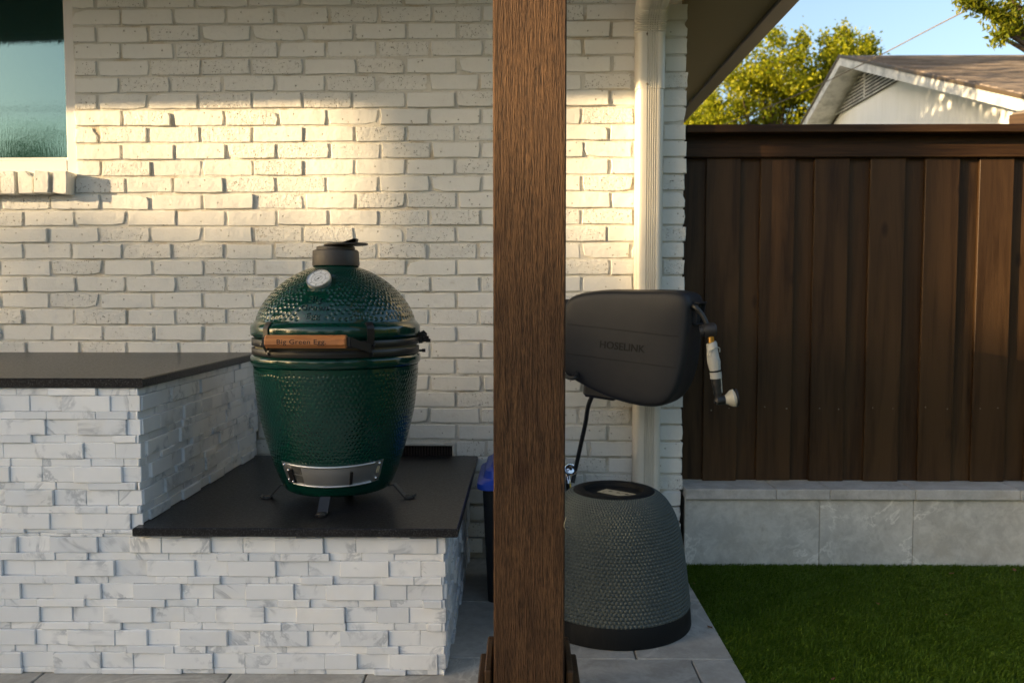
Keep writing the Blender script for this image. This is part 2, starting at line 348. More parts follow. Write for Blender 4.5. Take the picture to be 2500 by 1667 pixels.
for iy in range(12):
    for ix in range(11): pb.box(-7.4+ix*.6+.3*(iy % 2)*.0+.003, -6.8+ix*.6-.003, -5.2+iy*.47+.003, -4.73+iy*.47-.003, -.03, -.001, .003)
pbo = pb.build('paver_field', m['paver'], patio); pbo['kind'] = 'stuff'
lawn = MB().box(TURFX+.004, 9, -6, 3.60, -.2, -.018).build('lawn', m['lawnbase']); tag(lawn, kind='structure')
# turf blades
def blades(n, x0, x1, y0, y1):
    bx = rng.uniform(x0, x1, n); by = rng.uniform(y0, y1, n)
    az = rng.normal(-.6, 1.0, n)+0.5*np.sin(bx*23+3*np.sin(by*17))*np.sin(by*29); L = rng.uniform(.016, .029, n); lean = rng.uniform(.15, .85, n); wd = rng.uniform(.0011, .0018, n)
    dx, dy = np.cos(az), np.sin(az); px, py = -dy*wd, dx*wd
    b = np.stack([bx, by, np.full(n, -.018)], 1); d = np.stack([dx, dy, np.zeros(n)], 1); p = np.stack([px, py, np.zeros(n)], 1); up = np.array([0, 0, 1.])
    mid = b+d*(L*lean*.28)[:, None]+up*(L*.62)[:, None]; tip = b+d*(L*lean)[:, None]+up*(L*(1-.33*lean))[:, None]
    V = np.stack([b-p, b+p, mid+p*.9, mid-p*.9, tip], 1).reshape(-1, 3)
    k = np.arange(n)[:, None]*5
    return V, np.concatenate([k+[0, 1, 2], k+[0, 2, 3], k+[3, 2, 4]], 0)
V, Fc = blades(240000, TURFX-.004, 3.1, 1.9, 3.575)
turf = obj('turf', fast('turf', V, Fc, m['turf'])); tag(turf, 'short dark green artificial turf beside the grey pavers', 'turf', kind='stuff')
for i, (px, py, sz, rz) in enumerate([(2323, 1400, .030, .3), (2477, 1392, .036, 1.2), (2143, 1473, .018, 2), (2310, 1500, .016, 4), (2034, 1657, .022, .8), (1733, 1531, .026, 2.2), (1695, 1424, .016, 5)]):
    on = px > 1800 or i == 6; z = .014 if on else .0025
    g = G(px, py, z); Mx = Matrix.Translation(g) @ Matrix.Rotation(rz, 4, 'Z'); q = MB()
    pts = [(-1, 0, .1), (-.4, .42, .22), (.3, .45, .12), (1, 0, .3), (.3, -.4, .2), (-.4, -.4, .3)]
    q.add([Mx @ (Vector(p)*sz*.5) for p in pts]+[Mx @ (Vector((0, 0, .02))*sz)], [(6, k, (k+1) % 6) for k in range(6)])
    q.add([Mx @ (Vector((-1, 0, .1))*sz*.5), Mx @ (Vector((-1.5, .1, .3))*sz*.5), Mx @ (Vector((-1, .06, .1))*sz*.5)], [(0, 1, 2)])
    lo = q.build('fallen_leaf', m['dead'])
    if on: tag(lo, 'small dry brown leaf lying on the dark green turf', 'leaf', 'dry leaves on the turf')
    else: tag(lo, 'small dry brown leaf lying on the grey paver beside the upturned planter', 'leaf')

# ------------------------------------------------------------------ brick house wall
house = empty('brick_house', mat=WM)
tag(house, 'house wall of white painted weathered bricks behind the green grill', 'wall')
z1 = W(543, 60.7)[2]; z12 = W(543, 512.5)[2]; PITCHZ = (z1-z12)/11
XC = W(1674, 300)[0]; LEFT = -3.6
winR = W(178, 200)[0]; winB = W(150, 420)[2]; winT = 2.9
ventL, ventR, ventB, ventT = -.74, W(1104, 1100)[0], .36, W(1060, 1088)[2]
sillB = W(100, 478)[2]; sillT = W(100, 422)[2]; sillR = W(181, 440)[0]
def brickmesh(L, Hh, i, D=.085, chip=1.0):
    n = 12; q = []; rr = random.Random(i*13+5)
    nx = 5; top = [(-L/2+L*k/(nx-1), Hh/2) for k in range(nx)]; bot = [(L/2-L*k/(nx-1), -Hh/2) for k in range(nx)]
    out = top+[(L/2, 0)]+bot+[(-L/2, 0)]; out = out[::-1]
    def ring(inset, y, jit):
        r = []
        for k, (x, z) in enumerate(out):
            s = 1.0
            corner = abs(abs(x)-L/2) < 1e-6 and abs(abs(z)-Hh/2) < 1e-6
            c = inset+(.004*cr[k] if corner else 0)
            r.append((x-math.copysign(c, x)*(1 if abs(x) > 1e-6 else 0)*(abs(x)/(L/2))+jx[k]*jit, y, z-math.copysign(c, z)*(abs(z)/(Hh/2))+jz[k]*jit))
        return r
    ro = 2.0 if rr.random() < .3 else 1.0; jx = [rr.gauss(0, .0013*ro) for _ in out]; jz = [rr.gauss(0, .0006*ro) for _ in out]
    cr = [rr.choice([0, .1, .2, .5, 2.4 if rr.random() < .4*(ro-.7) else .2])*chip for _ in out]
    tilt = rr.gauss(0, .008); t2 = rr.gauss(0, .02)
    R0 = ring(0, D, .5); R1 = ring(0, .0032, 1); R2 = ring(.0024, .0006, 1.1)
    R2 = [(x, y+x*tilt+z*t2, z) for x, y, z in R2]; R1 = [(x, y+x*tilt+z*t2, z) for x, y, z in R1]
    nn = len(out); b = MB(); b.add(R0+R1+R2, [(i_, (i_+1) % nn, nn+(i_+1) % nn, nn+i_) for i_ in range(nn)]+[(nn+i_, nn+(i_+1) % nn, 2*nn+(i_+1) % nn, 2*nn+i_) for i_ in range(nn)]+[tuple(range(2*nn, 3*nn))])
    return b
BL, BH = .2105, PITCHZ-.0095
bricks = []      # (x centre, length, z, y, tilt, score)
pxA, pxB = [425+125*k for k in range(-14, 12)], [490+125*k for k in range(-14, 12)]
xA, xB = [W(p, 300)[0] for p in pxA], [W(p, 300)[0] for p in pxB]
def occluded(px, py):
    if 1199 < px < 1383: return True
    if px < 350 and py > 858 or px < 640 and py > 862: return True
    if 350 <= px < 1160 and py > 1112: return True
    if ((px-824)/200)**2+((py-900)/300)**2 < 1: return True
    if px > 1400 and 700 < py < 960: return True
    if px > 1383 and py > 1175: return True
    if 1550 < px < 1618: return True
    return px < 0 or py < 0 or px > 1680
nrow_top = int((2.95-z1)/PITCHZ); k0 = -nrow_top; k1 = int(z1/PITCHZ)+1
for k in range(k0, k1):
    zc = z1+PITCHZ/2-(k+1)*PITCHZ+PITCHZ*0  # row below joint 1 is k=0
    zc = z1-PITCHZ*(k+.5)
    if zc < .02: continue
    js = xA if (k % 2) else xB; shift = rnd.gauss(0, .006)
    edges = [x+shift+rnd.gauss(0, .0045) for x in js if LEFT < x < XC-.06]
    if rnd.random() < .16:
        i_ = rnd.randrange(2, len(edges)-2); edges.insert(i_, (edges[i_-1]+edges[i_])/2)
    segs = [(p, q) for p, q in zip(edges, edges[1:])]+[(edges[-1], XC+.0085+rnd.gauss(0, .003))]
    for p, q in segs:
        lo, hi = p+.0065, q-.0065
        parts = [(lo, hi)]
        def cut(parts, c0, c1):
            out = []
            for s_, e_ in parts:
                if e_ <= c0 or s_ >= c1: out.append((s_, e_)); continue
                if s_ < c0-.02: out.append((s_, c0))
                if e_ > c1+.02: out.append((c1, e_))
            return out
        if zc > sillB+.0: parts = cut(parts, -9, (winR if zc > sillT-.0 else sillR)+.004)
        if ventB-.03 < zc < ventT+.028: parts = cut(parts, ventL-.03, ventR+.018)
        for s_, e_ in parts:
            if e_-s_ < .03: continue
            xc, L = (s_+e_)/2, e_-s_
            wp = WM @ Vector((xc, 0, zc)); sc = 0
            for fx in (-.4, -.2, 0, .2, .4):
                pp = proj(WM @ Vector((xc+fx*L, 0, zc))); sc += not occluded(*pp)
            bricks.append([xc, L, zc+rnd.gauss(0, .0012), rnd.gauss(0, .0022), rnd.gauss(0, .004), sc*L])
bricks.sort(key=lambda b: -b[5])
NV = 16; lib = {}
def brick_me(L, i):
    key = (round(L/.012), i % NV)
    if key not in lib:
        b = brickmesh(key[0]*.012, BH, hash(key) % 9973); me = bpy.data.meshes.new('brick'); me.from_pydata(b.v, [], b.f); me.update(); me.materials.append(m['brick']); lib[key] = me
    return lib[key], L/(key[0]*.012)
stuffb = MB()
for i, (x, L, z, y, t, sc) in enumerate(bricks):
    if i < 300 and sc > 0:
        me, s = brick_me(L, rnd.randrange(NV)); o = obj('brick', me, house, (x, y, z), (0, t, 0)); o.scale = (s, 1, 1)
    else:
        b = brickmesh(L, BH, i+4000); ct, st_ = math.cos(t), math.sin(t)
        stuffb.add([(x+vx*ct+vz*st_, y+vy, z+vz*ct-vx*st_) for vx, vy, vz in b.v], b.f)
sb = stuffb.build('brick_courses', m['brick'], house, local=True); sb['kind'] = 'stuff'
# mortar bed with uneven surface, opening for the window left free
def mortar(x0, x1, zz0, zz1, step=.009):
    nx, nz = int((x1-x0)/step)+1, int((zz1-zz0)/step)+1
    X, Z = np.meshgrid(np.linspace(x0, x1, nx), np.linspace(zz0, zz1, nz))
    n1 = rng.normal(0, 1, X.shape); n1 = (n1+np.roll(n1, 1, 0)+np.roll(n1, 1, 1)+np.roll(n1, -1, 0)+np.roll(n1, -1, 1))/5
    big = sum(np.sin(X*rng.uniform(8, 40)+rng.uniform(0, 6))*np.sin(Z*rng.uniform(8, 40)+rng.uniform(0, 6)) for _ in range(8))/4
    Y = .0085+n1*.0020+big*.0018
    V = np.stack([X, Y, Z], -1).reshape(-1, 3); i = (np.arange(nz-1)[:, None]*nx+np.arange(nx-1)).ravel()
    return V, np.stack([i, i+1, i+1+nx, i+nx], 1)
Vs, Fs, n0 = [], [], 0
for q in ((winR+.002, XC-.006, winB-.06, 2.95), (-2.6, XC-.006, .3, winB-.06)):
    V, Fc = mortar(*q); cx_ = V[Fc].mean(1); Fc = Fc[~((cx_[:, 0] > ventL) & (cx_[:, 0] < ventR+.008) & (cx_[:, 2] > ventB) & (cx_[:, 2] < ventT+.008))]; Vs.append(V); Fs.append(Fc+n0); n0 += len(V)
obj('mortar', fast('mortar', np.concatenate(Vs), np.concatenate(Fs), m['mortar'], True), house)
wb = MB().box(winR+.002, XC-.01, .03, .25, winB-.06, 3.0).box(LEFT, XC-.01, .03, .25, -.1, winB-.061).box(XC-.25, XC-.012, .25, 6, -.1, 2.6)
wb.build('wall_core', m['mortar'], house, local=True)
# sill of bricks on edge
sill = MB().box(-3.4, sillR-.004, -.035, .05, sillB+.008, sillT-.008).build('window_sill', m['mortar'], house, local=True)
sx = sillR; i = 0
while sx > -2.75:
    wdt = .062; b = brickmesh(sillT-sillB-.004, wdt, 700+i, .11, 1.6)
    me = bpy.data.meshes.new('brick'); me.from_pydata([(vz, vy-.064, vx) for vx, vy, vz in b.v], [], [tuple(reversed(f)) for f in b.f]); me.update(); me.materials.append(m['brick'])
    o = obj('brick', me, sill, (sx-wdt/2, rnd.gauss(0, .003), (sillB+sillT)/2), (0, rnd.gauss(0, .03), rnd.gauss(0, .05)+.05)); sx -= wdt+.015; i += 1
# window
win = MB()
gx = W(166, 200, .045)[0]; gz = W(80, 386, .045)[2]
win.box(gx, winR+.01, .02, .09, winB-.02, 3.0, .004).box(-3.4, gx, .02, .09, winB-.02, gz-.012, .004).box(-3.4, gx, .034, .09, gz-.012, gz, .002)
wino = win.build('window', m['frame'], house, local=True); wino['label'] = 'white framed window with teal tinted glass'
MB().box(-3.4, gx+.01, .060, .066, gz-.01, 3.0).build('pane', m['glass'], wino, local=True)
# foundation vent
vent = MB()
for q in ((ventL-.026, ventL, ventB, ventT), (ventR, ventR+.013, ventB, ventT), (ventL-.026, ventR+.013, ventT, ventT+.014)): vent.box(q[0], q[1], -.004, .05, q[2], q[3], .003)
vo = vent.build('vent', m['mortar'], house, local=True)
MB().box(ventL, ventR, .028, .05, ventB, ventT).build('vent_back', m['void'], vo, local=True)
for i in range(34):
    x = ventL+.006+i*(ventR-ventL-.008)/34; MB().box(x, x+.006, .016, .027, ventB, ventT-.004).build('vent_bar', m['vent'], vo, local=True)
# eave of the house, running back past the fence
eX = 1.15; e1, e2 = PX(1949, 0, eX), PX(1679, 289, eX); eZ = (e1[2]+e2[2])/2
sof = MB().box(XC-.02, eX-.07, 2.75, 9, eZ+.004, eZ+.03).build('soffit', m['soffit'], house)
MB().box(eX-.085, eX, 2.75, 9, eZ-.012, eZ+.12, .006).build('gutter', m['gutter'], house)
MB().box(XC-.1, eX-.04, 2.75, 9, eZ+.09, eZ+.13).build('roof', m['shingle'], house)
for px in (1720, 1800): pass

# ------------------------------------------------------------------ patio cover: roof, beam (above the picture) and posts
BEAMZ = 2.768
cov = empty('patio_cover', (-3, 2.2, BEAMZ)); tag(cov, 'wooden patio roof on a beam above the grill and wall', 'roof')
MB().box(-8, .22, 2.12, 2.31, BEAMZ, BEAMZ+.26, .006).build('beam', m['cedar'], cov)
MB().box(-8, 1.12, 1.92, 3.55, BEAMZ+.264, BEAMZ+.32).build('ceiling', m['ceil'], cov)
MB().box(-8, 1.12, 1.89, 1.918, BEAMZ+.18, BEAMZ+.40).build('fascia', m['gutter'], cov)
def post(x0, x1, y0, label):
    y1 = y0+(x1-x0); p = empty('porch_post', ((x0+x1)/2, (y0+y1)/2, 0)); tag(p, label, 'post')
    n = 26; b = MB(); ring = []
    MB().box(x0, x1, y0, y1, 0, BEAMZ-.002, .004).build('shaft', m['cedar'], p)
    g = .006
    for sx_, e in ((-1, x0-g), (1, x1+g)):
        xa, xb = (e-.019, e) if sx_ < 0 else (e, e+.019); MB().box(xa, xb, y0+.01, y1+.03, 0, .182, .004).build('base_board', m['fence'], p)
        xa, xb = (e-.040, e-.0205) if sx_ < 0 else (e+.0205, e+.040); MB().box(xa, xb, y0-.018, y1+.05, 0, .130, .004).build('base_board', m['fence'], p)
    MB().box(x0-g-.0195, x1+g+.0195, y0-.042, y0-.020, 0, .128, .004).build('base_board', m['fence_h'], p)
    MB().box(x0-g-.0185, x1+g+.0185, y1+.031, y1+.050, 0, .182, .004).build('base_board', m['fence_h'], p)
    return p
mp = post(-.0745, .1115, 2.12, 'rough sawn brown cedar post standing in front of the hose reel and planter')
MB().tube(catmull([P(1381, 1292, 2.119), P(1377, 1282, 2.112), P(1382, 1262, 2.109)], 4), .0007, 5).build('splinter', m['paper'], mp)
t_ = 1/math.tan(SUN_PHI)
p2 = post(-7.75, -7.564, 2.12, 'rough sawn cedar post at the far end of the patio, past the window')

# ------------------------------------------------------------------ downspout
ds = empty('downspout', tuple(P(1583, 1300, 3.55)*[1, 1, 0])); tag(ds, 'cream white ribbed metal downspout running down the brick wall', 'downspout')
dx0, dx1 = P(1553, 600, 3.51)[0], P(1619, 600, 3.51)[0]; dyF, dyB = 3.508, 3.582
def dsprof(gr=0.0):
    w2 = (dx1-dx0)/2+gr; d = dyB-dyF+gr*2; r = .026; pts = []
    for k in range(7): an = math.pi+math.pi/2*k/6; pts.append((-w2+r+r*math.cos(an), r+r*math.sin(an)))   # front left corner
    for f0 in (.38, .46, .54, .62, .70):
        c = -w2+2*w2*f0; g = .0055
        for f, dd in ((-.0032, 0), (-.0018, .9), (0, 1), (.0018, .9), (.0032, 0)): pts.append((c+f, g*dd))
    for k in range(7): an = 1.5*math.pi+math.pi/2*k/6; pts.append((w2-r+r*math.cos(an), r+r*math.sin(an)))
    pts += [(w2, d), (-w2, d)]; return pts
dcx = (dx0+dx1)/2
def sweep(name, prof, frames, mat, parent, smooth=50):
    b = MB(); n = len(prof); vs = []
    for o_, ax, ay, sc in frames:
        for x, y in prof: vs.append(np.array(o_)+np.array(ax)*x*sc+np.array(ay)*y*sc)
    fs = [(i*n+(k+1) % n, i*n+k, (i+1)*n+k, (i+1)*n+(k+1) % n) for i in range(len(frames)-1) for k in range(n)]
    fs += [tuple(range(n)), tuple(reversed(range((len(frames)-1)*n, len(frames)*n)))]
    return b.add(vs, fs).build(name, mat, parent, smooth=smooth)
zj = P(1583, 216, 3.51)[2]; ze = P(1583, 78, 3.51)[2]
sweep('pipe', dsprof(), [((dcx, dyF, z), (1, 0, 0), (0, 1, 0), 1) for z in (.02, 1.0, zj+.12)], m['whitemetal'], ds)
fr = [((dcx, dyF-.003, z), (1, 0, 0), (0, 1, 0), 1) for z in (zj, zj+.01, ze)]
Re = .155; FD = dyB-dyF+.006                    # bend towards the eave, pivot in front of the pipe
piv = np.array([dcx, dyF-.003+FD-Re, ze])
for k in range(1, 41):
    an = math.radians(70)*k/40; wr = 1+(.0, .075, .085, .075)[k % 4]
    ay_ = np.array([0, math.cos(an), math.sin(an)]); back = piv+ay_*Re
    fr.append((tuple(back-ay_*FD*wr), (1, 0, 0), tuple(ay_), wr))
o_, ax, ay, sc = fr[-1]; an = math.radians(70); fr.append((tuple(np.array(o_)+np.array([0, -math.sin(an), math.cos(an)])*.25), ax, ay, 1))
sweep('elbow', dsprof(.003), fr, m['whitemetal'], ds)
for py in (83, 205):
    c = P(1580, py, 3.503); MB().lathe([(0.0001, .0030), (.003, .0026), (.0045, .0005), (.0045, -.004)], 12, M=Matrix.Translation(c) @ Matrix.Rotation(math.pi/2, 4, 'X')).build('screw', m['screw'], ds)
MB().tube([P(1580+i*.2, 88-i*9.5, 3.497-.0005*i-.0012*max(0, i-2)**1.6) for i in range(2)], .0012, 5).build('seam', m['gutter'], ds)

# ------------------------------------------------------------------ outdoor kitchen island
UZ, LZ = W(500, 858.8)[2], .468
UX, UY = -1.150, 2.476         # upper counter right edge, front edge
LX0, LX1, LY = -1.183, -.194, 2.455
isl = empty('outdoor_kitchen_island', (-1.1, 3.0, 0)); tag(isl, 'stepped outdoor kitchen island clad in white marble tiles with black granite counters', 'kitchen island')
TH = .029; FY = 2.498; SX = -1.178; RX = -.246      # core planes: front, upper side, lower side
cy1 = 3.597
MB().box(-2.9, SX, FY, cy1, 0, UZ-TH-.001).box(SX+.0004, RX, FY+.0004, cy1, 0, LZ-TH-.001).build('core', m['grout'], isl)
def slab(name, poly, z0, z1, lab):
    n = len(poly); c = .0035; cx = sum(p[0] for p in poly)/n; cy = sum(p[1] for p in poly)/n
    def ins(p, d): return (p[0]-math.copysign(d, p[0]-cx), p[1]-math.copysign(d, p[1]-cy))
    rings = [[(*ins(p, c), z0) for p in poly], [(*p, z0+c) for p in poly], [(*p, z1-c) for p in poly], [(*ins(p, c), z1) for p in poly]]
    b = MB(); b.add(sum(rings, []), [tuple(reversed(range(n))), tuple(range(3*n, 4*n))]+[(i*n+k, i*n+(k+1) % n, (i+1)*n+(k+1) % n, (i+1)*n+k) for i in range(3) for k in range(n)])
    o = b.build(name, m['granite'], isl); o['label'] = lab
slab('countertop', [(-2.9, UY), (UX, UY), (UX, cy1), (-2.9, cy1)], UZ-TH, UZ, 'upper black granite countertop')
slab('countertop', [(LX0, LY), (LX1, LY), (LX1, cy1-.01), (LX0+.0, cy1-.01)], LZ-TH+.002, LZ, 'lower black granite countertop under the green grill')
# marble pieces: alternating tall and low rows
tilelib = {}
def tile_me(L, Ht, D, v):
    key = (round(L, 3), round(Ht, 4), round(D, 3), v)
    if key not in tilelib:
        b = MB().box(-L/2, L/2, -D, 0, -Ht/2, Ht/2, .0015+.0004*v); rr = random.Random(v+int(L*1e4))
        vs = [(x+rr.gauss(0, .0003), y+rr.gauss(0, .0004), z+rr.gauss(0, .0003)) for x, y, z in b.v]
        me = bpy.data.meshes.new('tile'); me.from_pydata(vs, [], b.f); me.update(); me.materials.append(m['marble']); tilelib[key] = me
    return tilelib[key]
PAIR = .0728; TALL = .0488; LOW = .0240
def rows(zlo, zhi):
    z = -.0065; i = 0; out = []
    while z < zhi:
        h = LOW if i % 2 == 0 else TALL; a_, b_ = max(z, zlo), min(z+h, zhi)
        if b_-a_ > .006: out.append((a_, b_, i))
        z += h; i += 1
    return out
def seq(length, seed, ri):
    rr = random.Random(seed*100+ri); pos = -rr.uniform(0, .1) if ri % 4 in (0, 1) else -rr.uniform(.05, .15); out = []; long_ = rr.random() < .5; sh = 0
    while pos < length:
        L = .1495 if long_ else .0995
        a_, b_ = max(0, pos), min(length, pos+L)
        if b_-a_ > .012: out.append((a_, b_, (1 if (long_ and ri % 2) else rr.random()*(.72 if ri % 2 else .92))))
        pos += L
        if long_: long_ = False; sh = rr.choice([1, 2, 2])
        else:
            sh -= 1
            if sh <= 0: long_ = True
    return out
tstuff = MB()
EXT = .0120
def panel(seed, length, zlo, zhi, place, stuff=False, corner=0):
    for a_, b_, ri in rows(zlo, zhi):
        prev = None
        lst = seq(length, seed, ri)
        if corner == 1 and ri % 2: lst[-1] = (lst[-1][0], lst[-1][1]+EXT, .3)
        if corner == -1 and ri % 2 == 0: lst[0] = (lst[0][0]-EXT, lst[0][1], .3)
        for s_, e_, pr in lst:
            rr = random.Random(int((s_+ri*7.7+seed*31)*1e4)); D = .0065+(rr.choice([.0085, .0100, .0075]) if pr > .62 else rr.choice([0, .0008, .0022]))
            g = .00025; L, Ht = e_-s_-2*g, b_-a_-2*g
            loc, rz = place((s_+e_)/2); z = (a_+b_)/2
            if stuff:
                me = tile_me(L, Ht, D, 0); c, s = math.cos(rz), math.sin(rz)
                tstuff.add([(loc[0]+v.co.x*c-v.co.y*s, loc[1]+v.co.x*s+v.co.y*c, z+v.co.z) for v in me.vertices], [tuple(p.vertices) for p in me.polygons])
            else:
                ob = obj('tile', tile_me(L, Ht, D, rr.randrange(3)), isl, (loc[0]-isl.location.x, loc[1]-isl.location.y, z), (0, 0, rz))
LEN1 = .52
LR = LOW-.0065+PAIR*6; panel(1, LEN1, LR, UZ-TH, lambda s: ((SX-LEN1+s, FY), 0), corner=1)                              # front, tall part
panel(2, RX-SX+LEN1, 0, LZ-TH+.002, lambda s: ((SX-LEN1+s, FY), 0), corner=1)
panel(6, LEN1-.002, LZ-TH+.0022, LR, lambda s: ((SX-LEN1+s, FY), 0))                                # front, low part
panel(3, cy1-FY-.004, LZ+.001, UZ-TH, lambda s: ((SX, FY+s), math.pi/2), corner=-1)                        # side above the low counter
panel(4, cy1-FY-.004, 0, LZ-TH+.002, lambda s: ((RX, FY+s), math.pi/2), True, -1)                   # end facing the bin
panel(5, .9, 0, UZ-TH, lambda s: ((SX-LEN1-.9+s, FY), 0), True)
ts = tstuff.build('tile_courses', m['marble'], isl); ts['kind'] = 'stuff'

# ------------------------------------------------------------------ kamado grill
EX, EY = -.641, 2.845
egg = empty('kamado_grill', (EX, EY, LZ)); tag(egg, 'dimpled glossy green ceramic kamado grill with wooden handle on the low counter', 'grill')
EZ = lambda y_src, Y=EY: P(824, y_src, Y)[2]
def resample(prof, ds_):
    p = np.array(catmull(prof, 12)); d = np.r_[0, np.cumsum(np.hypot(*np.diff(p, axis=0).T))]; n = max(4, int(d[-1]/ds_))
    s = np.linspace(0, d[-1], n+1); return np.stack([np.interp(s, d, p[:, 0]), np.interp(s, d, p[:, 1])], 1), s
def dimpled(name, prof, N, depth, nth, ds_, mat, parent, cx, cy, skip=None, s0=0, s1=9, rad=.43, sgn=-1):
    p, s = resample(prof, ds_); n = len(p); tang = np.gradient(p, axis=0); tang /= np.linalg.norm(tang, axis=1)[:, None]; nor = np.stack([tang[:, 1], -tang[:, 0]], 1)
    if nor[:, 0].sum() < 0: nor = -nor
    th = np.linspace(0, 2*np.pi, nth, endpoint=False); disp = np.zeros((n, nth)); dth = 2*np.pi/N
    rows_ = []; sc = s0
    while True:
        pt = np.interp(sc, s, p[:, 0])*dth; sc += pt*.433
        if sc+pt*.433 > min(s1, s[-1]): break
        rows_.append((sc, np.interp(sc, s, p[:, 0])*dth)); sc += pt*.433
    for ri, (sc, pt) in enumerate(rows_):
        u = th/dth+(.5 if ri % 2 else 0)+.06*np.sin(ri*12.9); cen = np.round(u); off = (u-cen)*pt
        jit = (.34 if sgn < 0 else 0)*pt*np.sin(cen*7.3+ri*3.1); off = off+(.13*pt*np.sin(cen*4.7+ri*5.3) if sgn < 0 else 0); ok = 1.0
        if skip is not None: ok = 1.0*~skip((cen-(.5 if ri % 2 else 0))*dth, np.interp(sc, s, p[:, 1]))
        for i in np.nonzero(np.abs(s-sc) < pt*rad*1.3)[0]:
            d2 = (off**2+(s[i]-sc-jit*.5)**2)/(pt*rad)**2; disp[i] += np.where(d2 < 1, (1-d2)**2 if sgn < 0 else np.sqrt(np.clip(1-d2, 0, 1)), 0)*ok*min(1.0, pt/.013)
    disp *= sgn*depth
    R = p[:, 0:1]+nor[:, 0:1]*disp; Z = p[:, 1:2]+nor[:, 1:2]*disp
    V = np.stack([R*np.cos(th)+cx, R*np.sin(th)+cy, Z+0*th], -1).reshape(-1, 3)
    i = (np.arange(n-1)[:, None]*nth+np.arange(nth)).ravel(); j = (np.arange(n-1)[:, None]*nth+(np.arange(nth)+1) % nth).ravel()
    Fc = np.stack([i, j, j+nth, i+nth], 1)
    if p[0, 1] > p[-1, 1]: Fc = Fc[:, ::-1]
    mi = np.array(world_of(parent).inverted()); V = V @ mi[:3, :3].T+mi[:3, 3]
    return obj(name, fast(name, V, Fc, mat, True), parent)
dome_p = [(.074, 1.283), (.0755, 1.272), (.086, 1.2655), (.115, 1.2535), (.148, 1.236), (.185, 1.210), (.218, 1.178), (.243, 1.146), (.2595, 1.116), (.2685, 1.090), (.272, 1.083)]
base_p = [(.279, .936), (.2785, .908), (.2745, .866), (.2665, .79), (.2525, .725), (.2355, .661), (.217, .60), (.203, .562), (.189, .530), (.176, .512), (.150, .506)]
FA = math.radians(-90-3.5)          # direction the lettering faces
def angd(t, c): return np.abs((t-c+np.pi) % (2*np.pi)-np.pi)
def skipd(t, z): return ((angd(t, FA) < .17) & (z < 1.183) & (z > 1.092)) | ((angd(t, FA-.02) < .28) & (z > 1.188) & (z < 1.245))
dome = dimpled('dome', dome_p, 84, .0024, 840, .0019, m['green'], egg, EX, EY, skipd, .035, 9)
base = dimpled('base', base_p, 112, .0012, 896, .0018, m['green'], egg, EX, EY, lambda t, z: (angd(t, math.radians(-84)) < .90) & (z < .632), .012, .395)
MB().lathe([(.262, 1.088), (.272, 1.0845), (.2845, 1.070), (.2865, 1.064), (.2865, 1.046), (.285, 1.040), (.276, 1.034), (.270, 1.024)], 128, EX, EY).build('rim', m['green'], egg, smooth=60)
MB().lathe([(.270, .985), (.276, .973), (.2855, .969), (.287, .963), (.287, .949), (.2845, .9425), (.279, .938), (.270, .932)], 128, EX, EY).build('rim', m['green'], egg, smooth=60)
MB().lathe([(.268, 1.006), (.2725, 1.005), (.2725, .9965), (.268, .995)], 96, EX, EY).build('gasket', m['gasket'], egg, smooth=40)
MB().lathe([(.170, .514), (.120, .500), (.001, .498)], 48, EX, EY, cap1=True).build('bottom', m['green'], egg, smooth=60)
for zc in (1.0165, .986):
    MB().lathe([(.272, zc+.0108), (.2815, zc+.0112), (.2825, zc+.0098), (.2825, zc-.0098), (.2815, zc-.0112), (.272, zc-.0108)], 128, EX, EY).build('band', m['steelblack'], egg, smooth=40)
# chimney cap
cap = MB().lathe([(.0735, 1.272), (.0795, 1.2725), (.0800, 1.276), (.0785, 1.318), (.0765, 1.324), (.070, 1.327), (.0655, 1.327), (.0648, 1.336), (.062, 1.338), (.001, 1.338)], 72, EX, EY)
capo = cap.build('vent_cap', m['iron'], egg, smooth=45)
dc = np.array([EX+.038, EY-.012, 1.3415]); tilt = Matrix.Translation(dc) @ Matrix.Rotation(math.radians(-1.5), 4, 'Y')
MB().lathe([(.001, 0), (.072, 0), (.0742, .0015), (.0742, .0042), (.0725, .006), (.001, .006)], 64, M=tilt).build('vent_disc', m['iron'], capo, smooth=40)
q = MB()
for yy in range(7):
    y0 = -.018+yy*.0052
    q.add([tilt @ Vector(v) for v in ((-.022, y0, .006), (.036, y0, .006), (.040, y0, .022), (.030, y0, .0225), (-.022, y0+.0042, .006), (.036, y0+.0042, .006), (.040, y0+.0042, .022), (.030, y0+.0042, .0225))],
          [(0, 1, 2, 3), (7, 6, 5, 4), (0, 4, 5, 1), (1, 5, 6, 2), (2, 6, 7, 3), (3, 7, 4, 0)])
q.add([tilt @ Vector(v) for v in ((-.022, -.018, .006), (.036, -.018, .006), (.0385, -.018, .0205), (.028, -.018, .021), (-.022, .0174, .006), (.036, .0174, .006), (.0385, .0174, .0205), (.028, .0174, .021))], [(0, 1, 2, 3), (7, 6, 5, 4), (0, 4, 5, 1), (1, 5, 6, 2), (2, 6, 7, 3), (3, 7, 4, 0)])
q.build('vent_tab', m['iron'], capo)
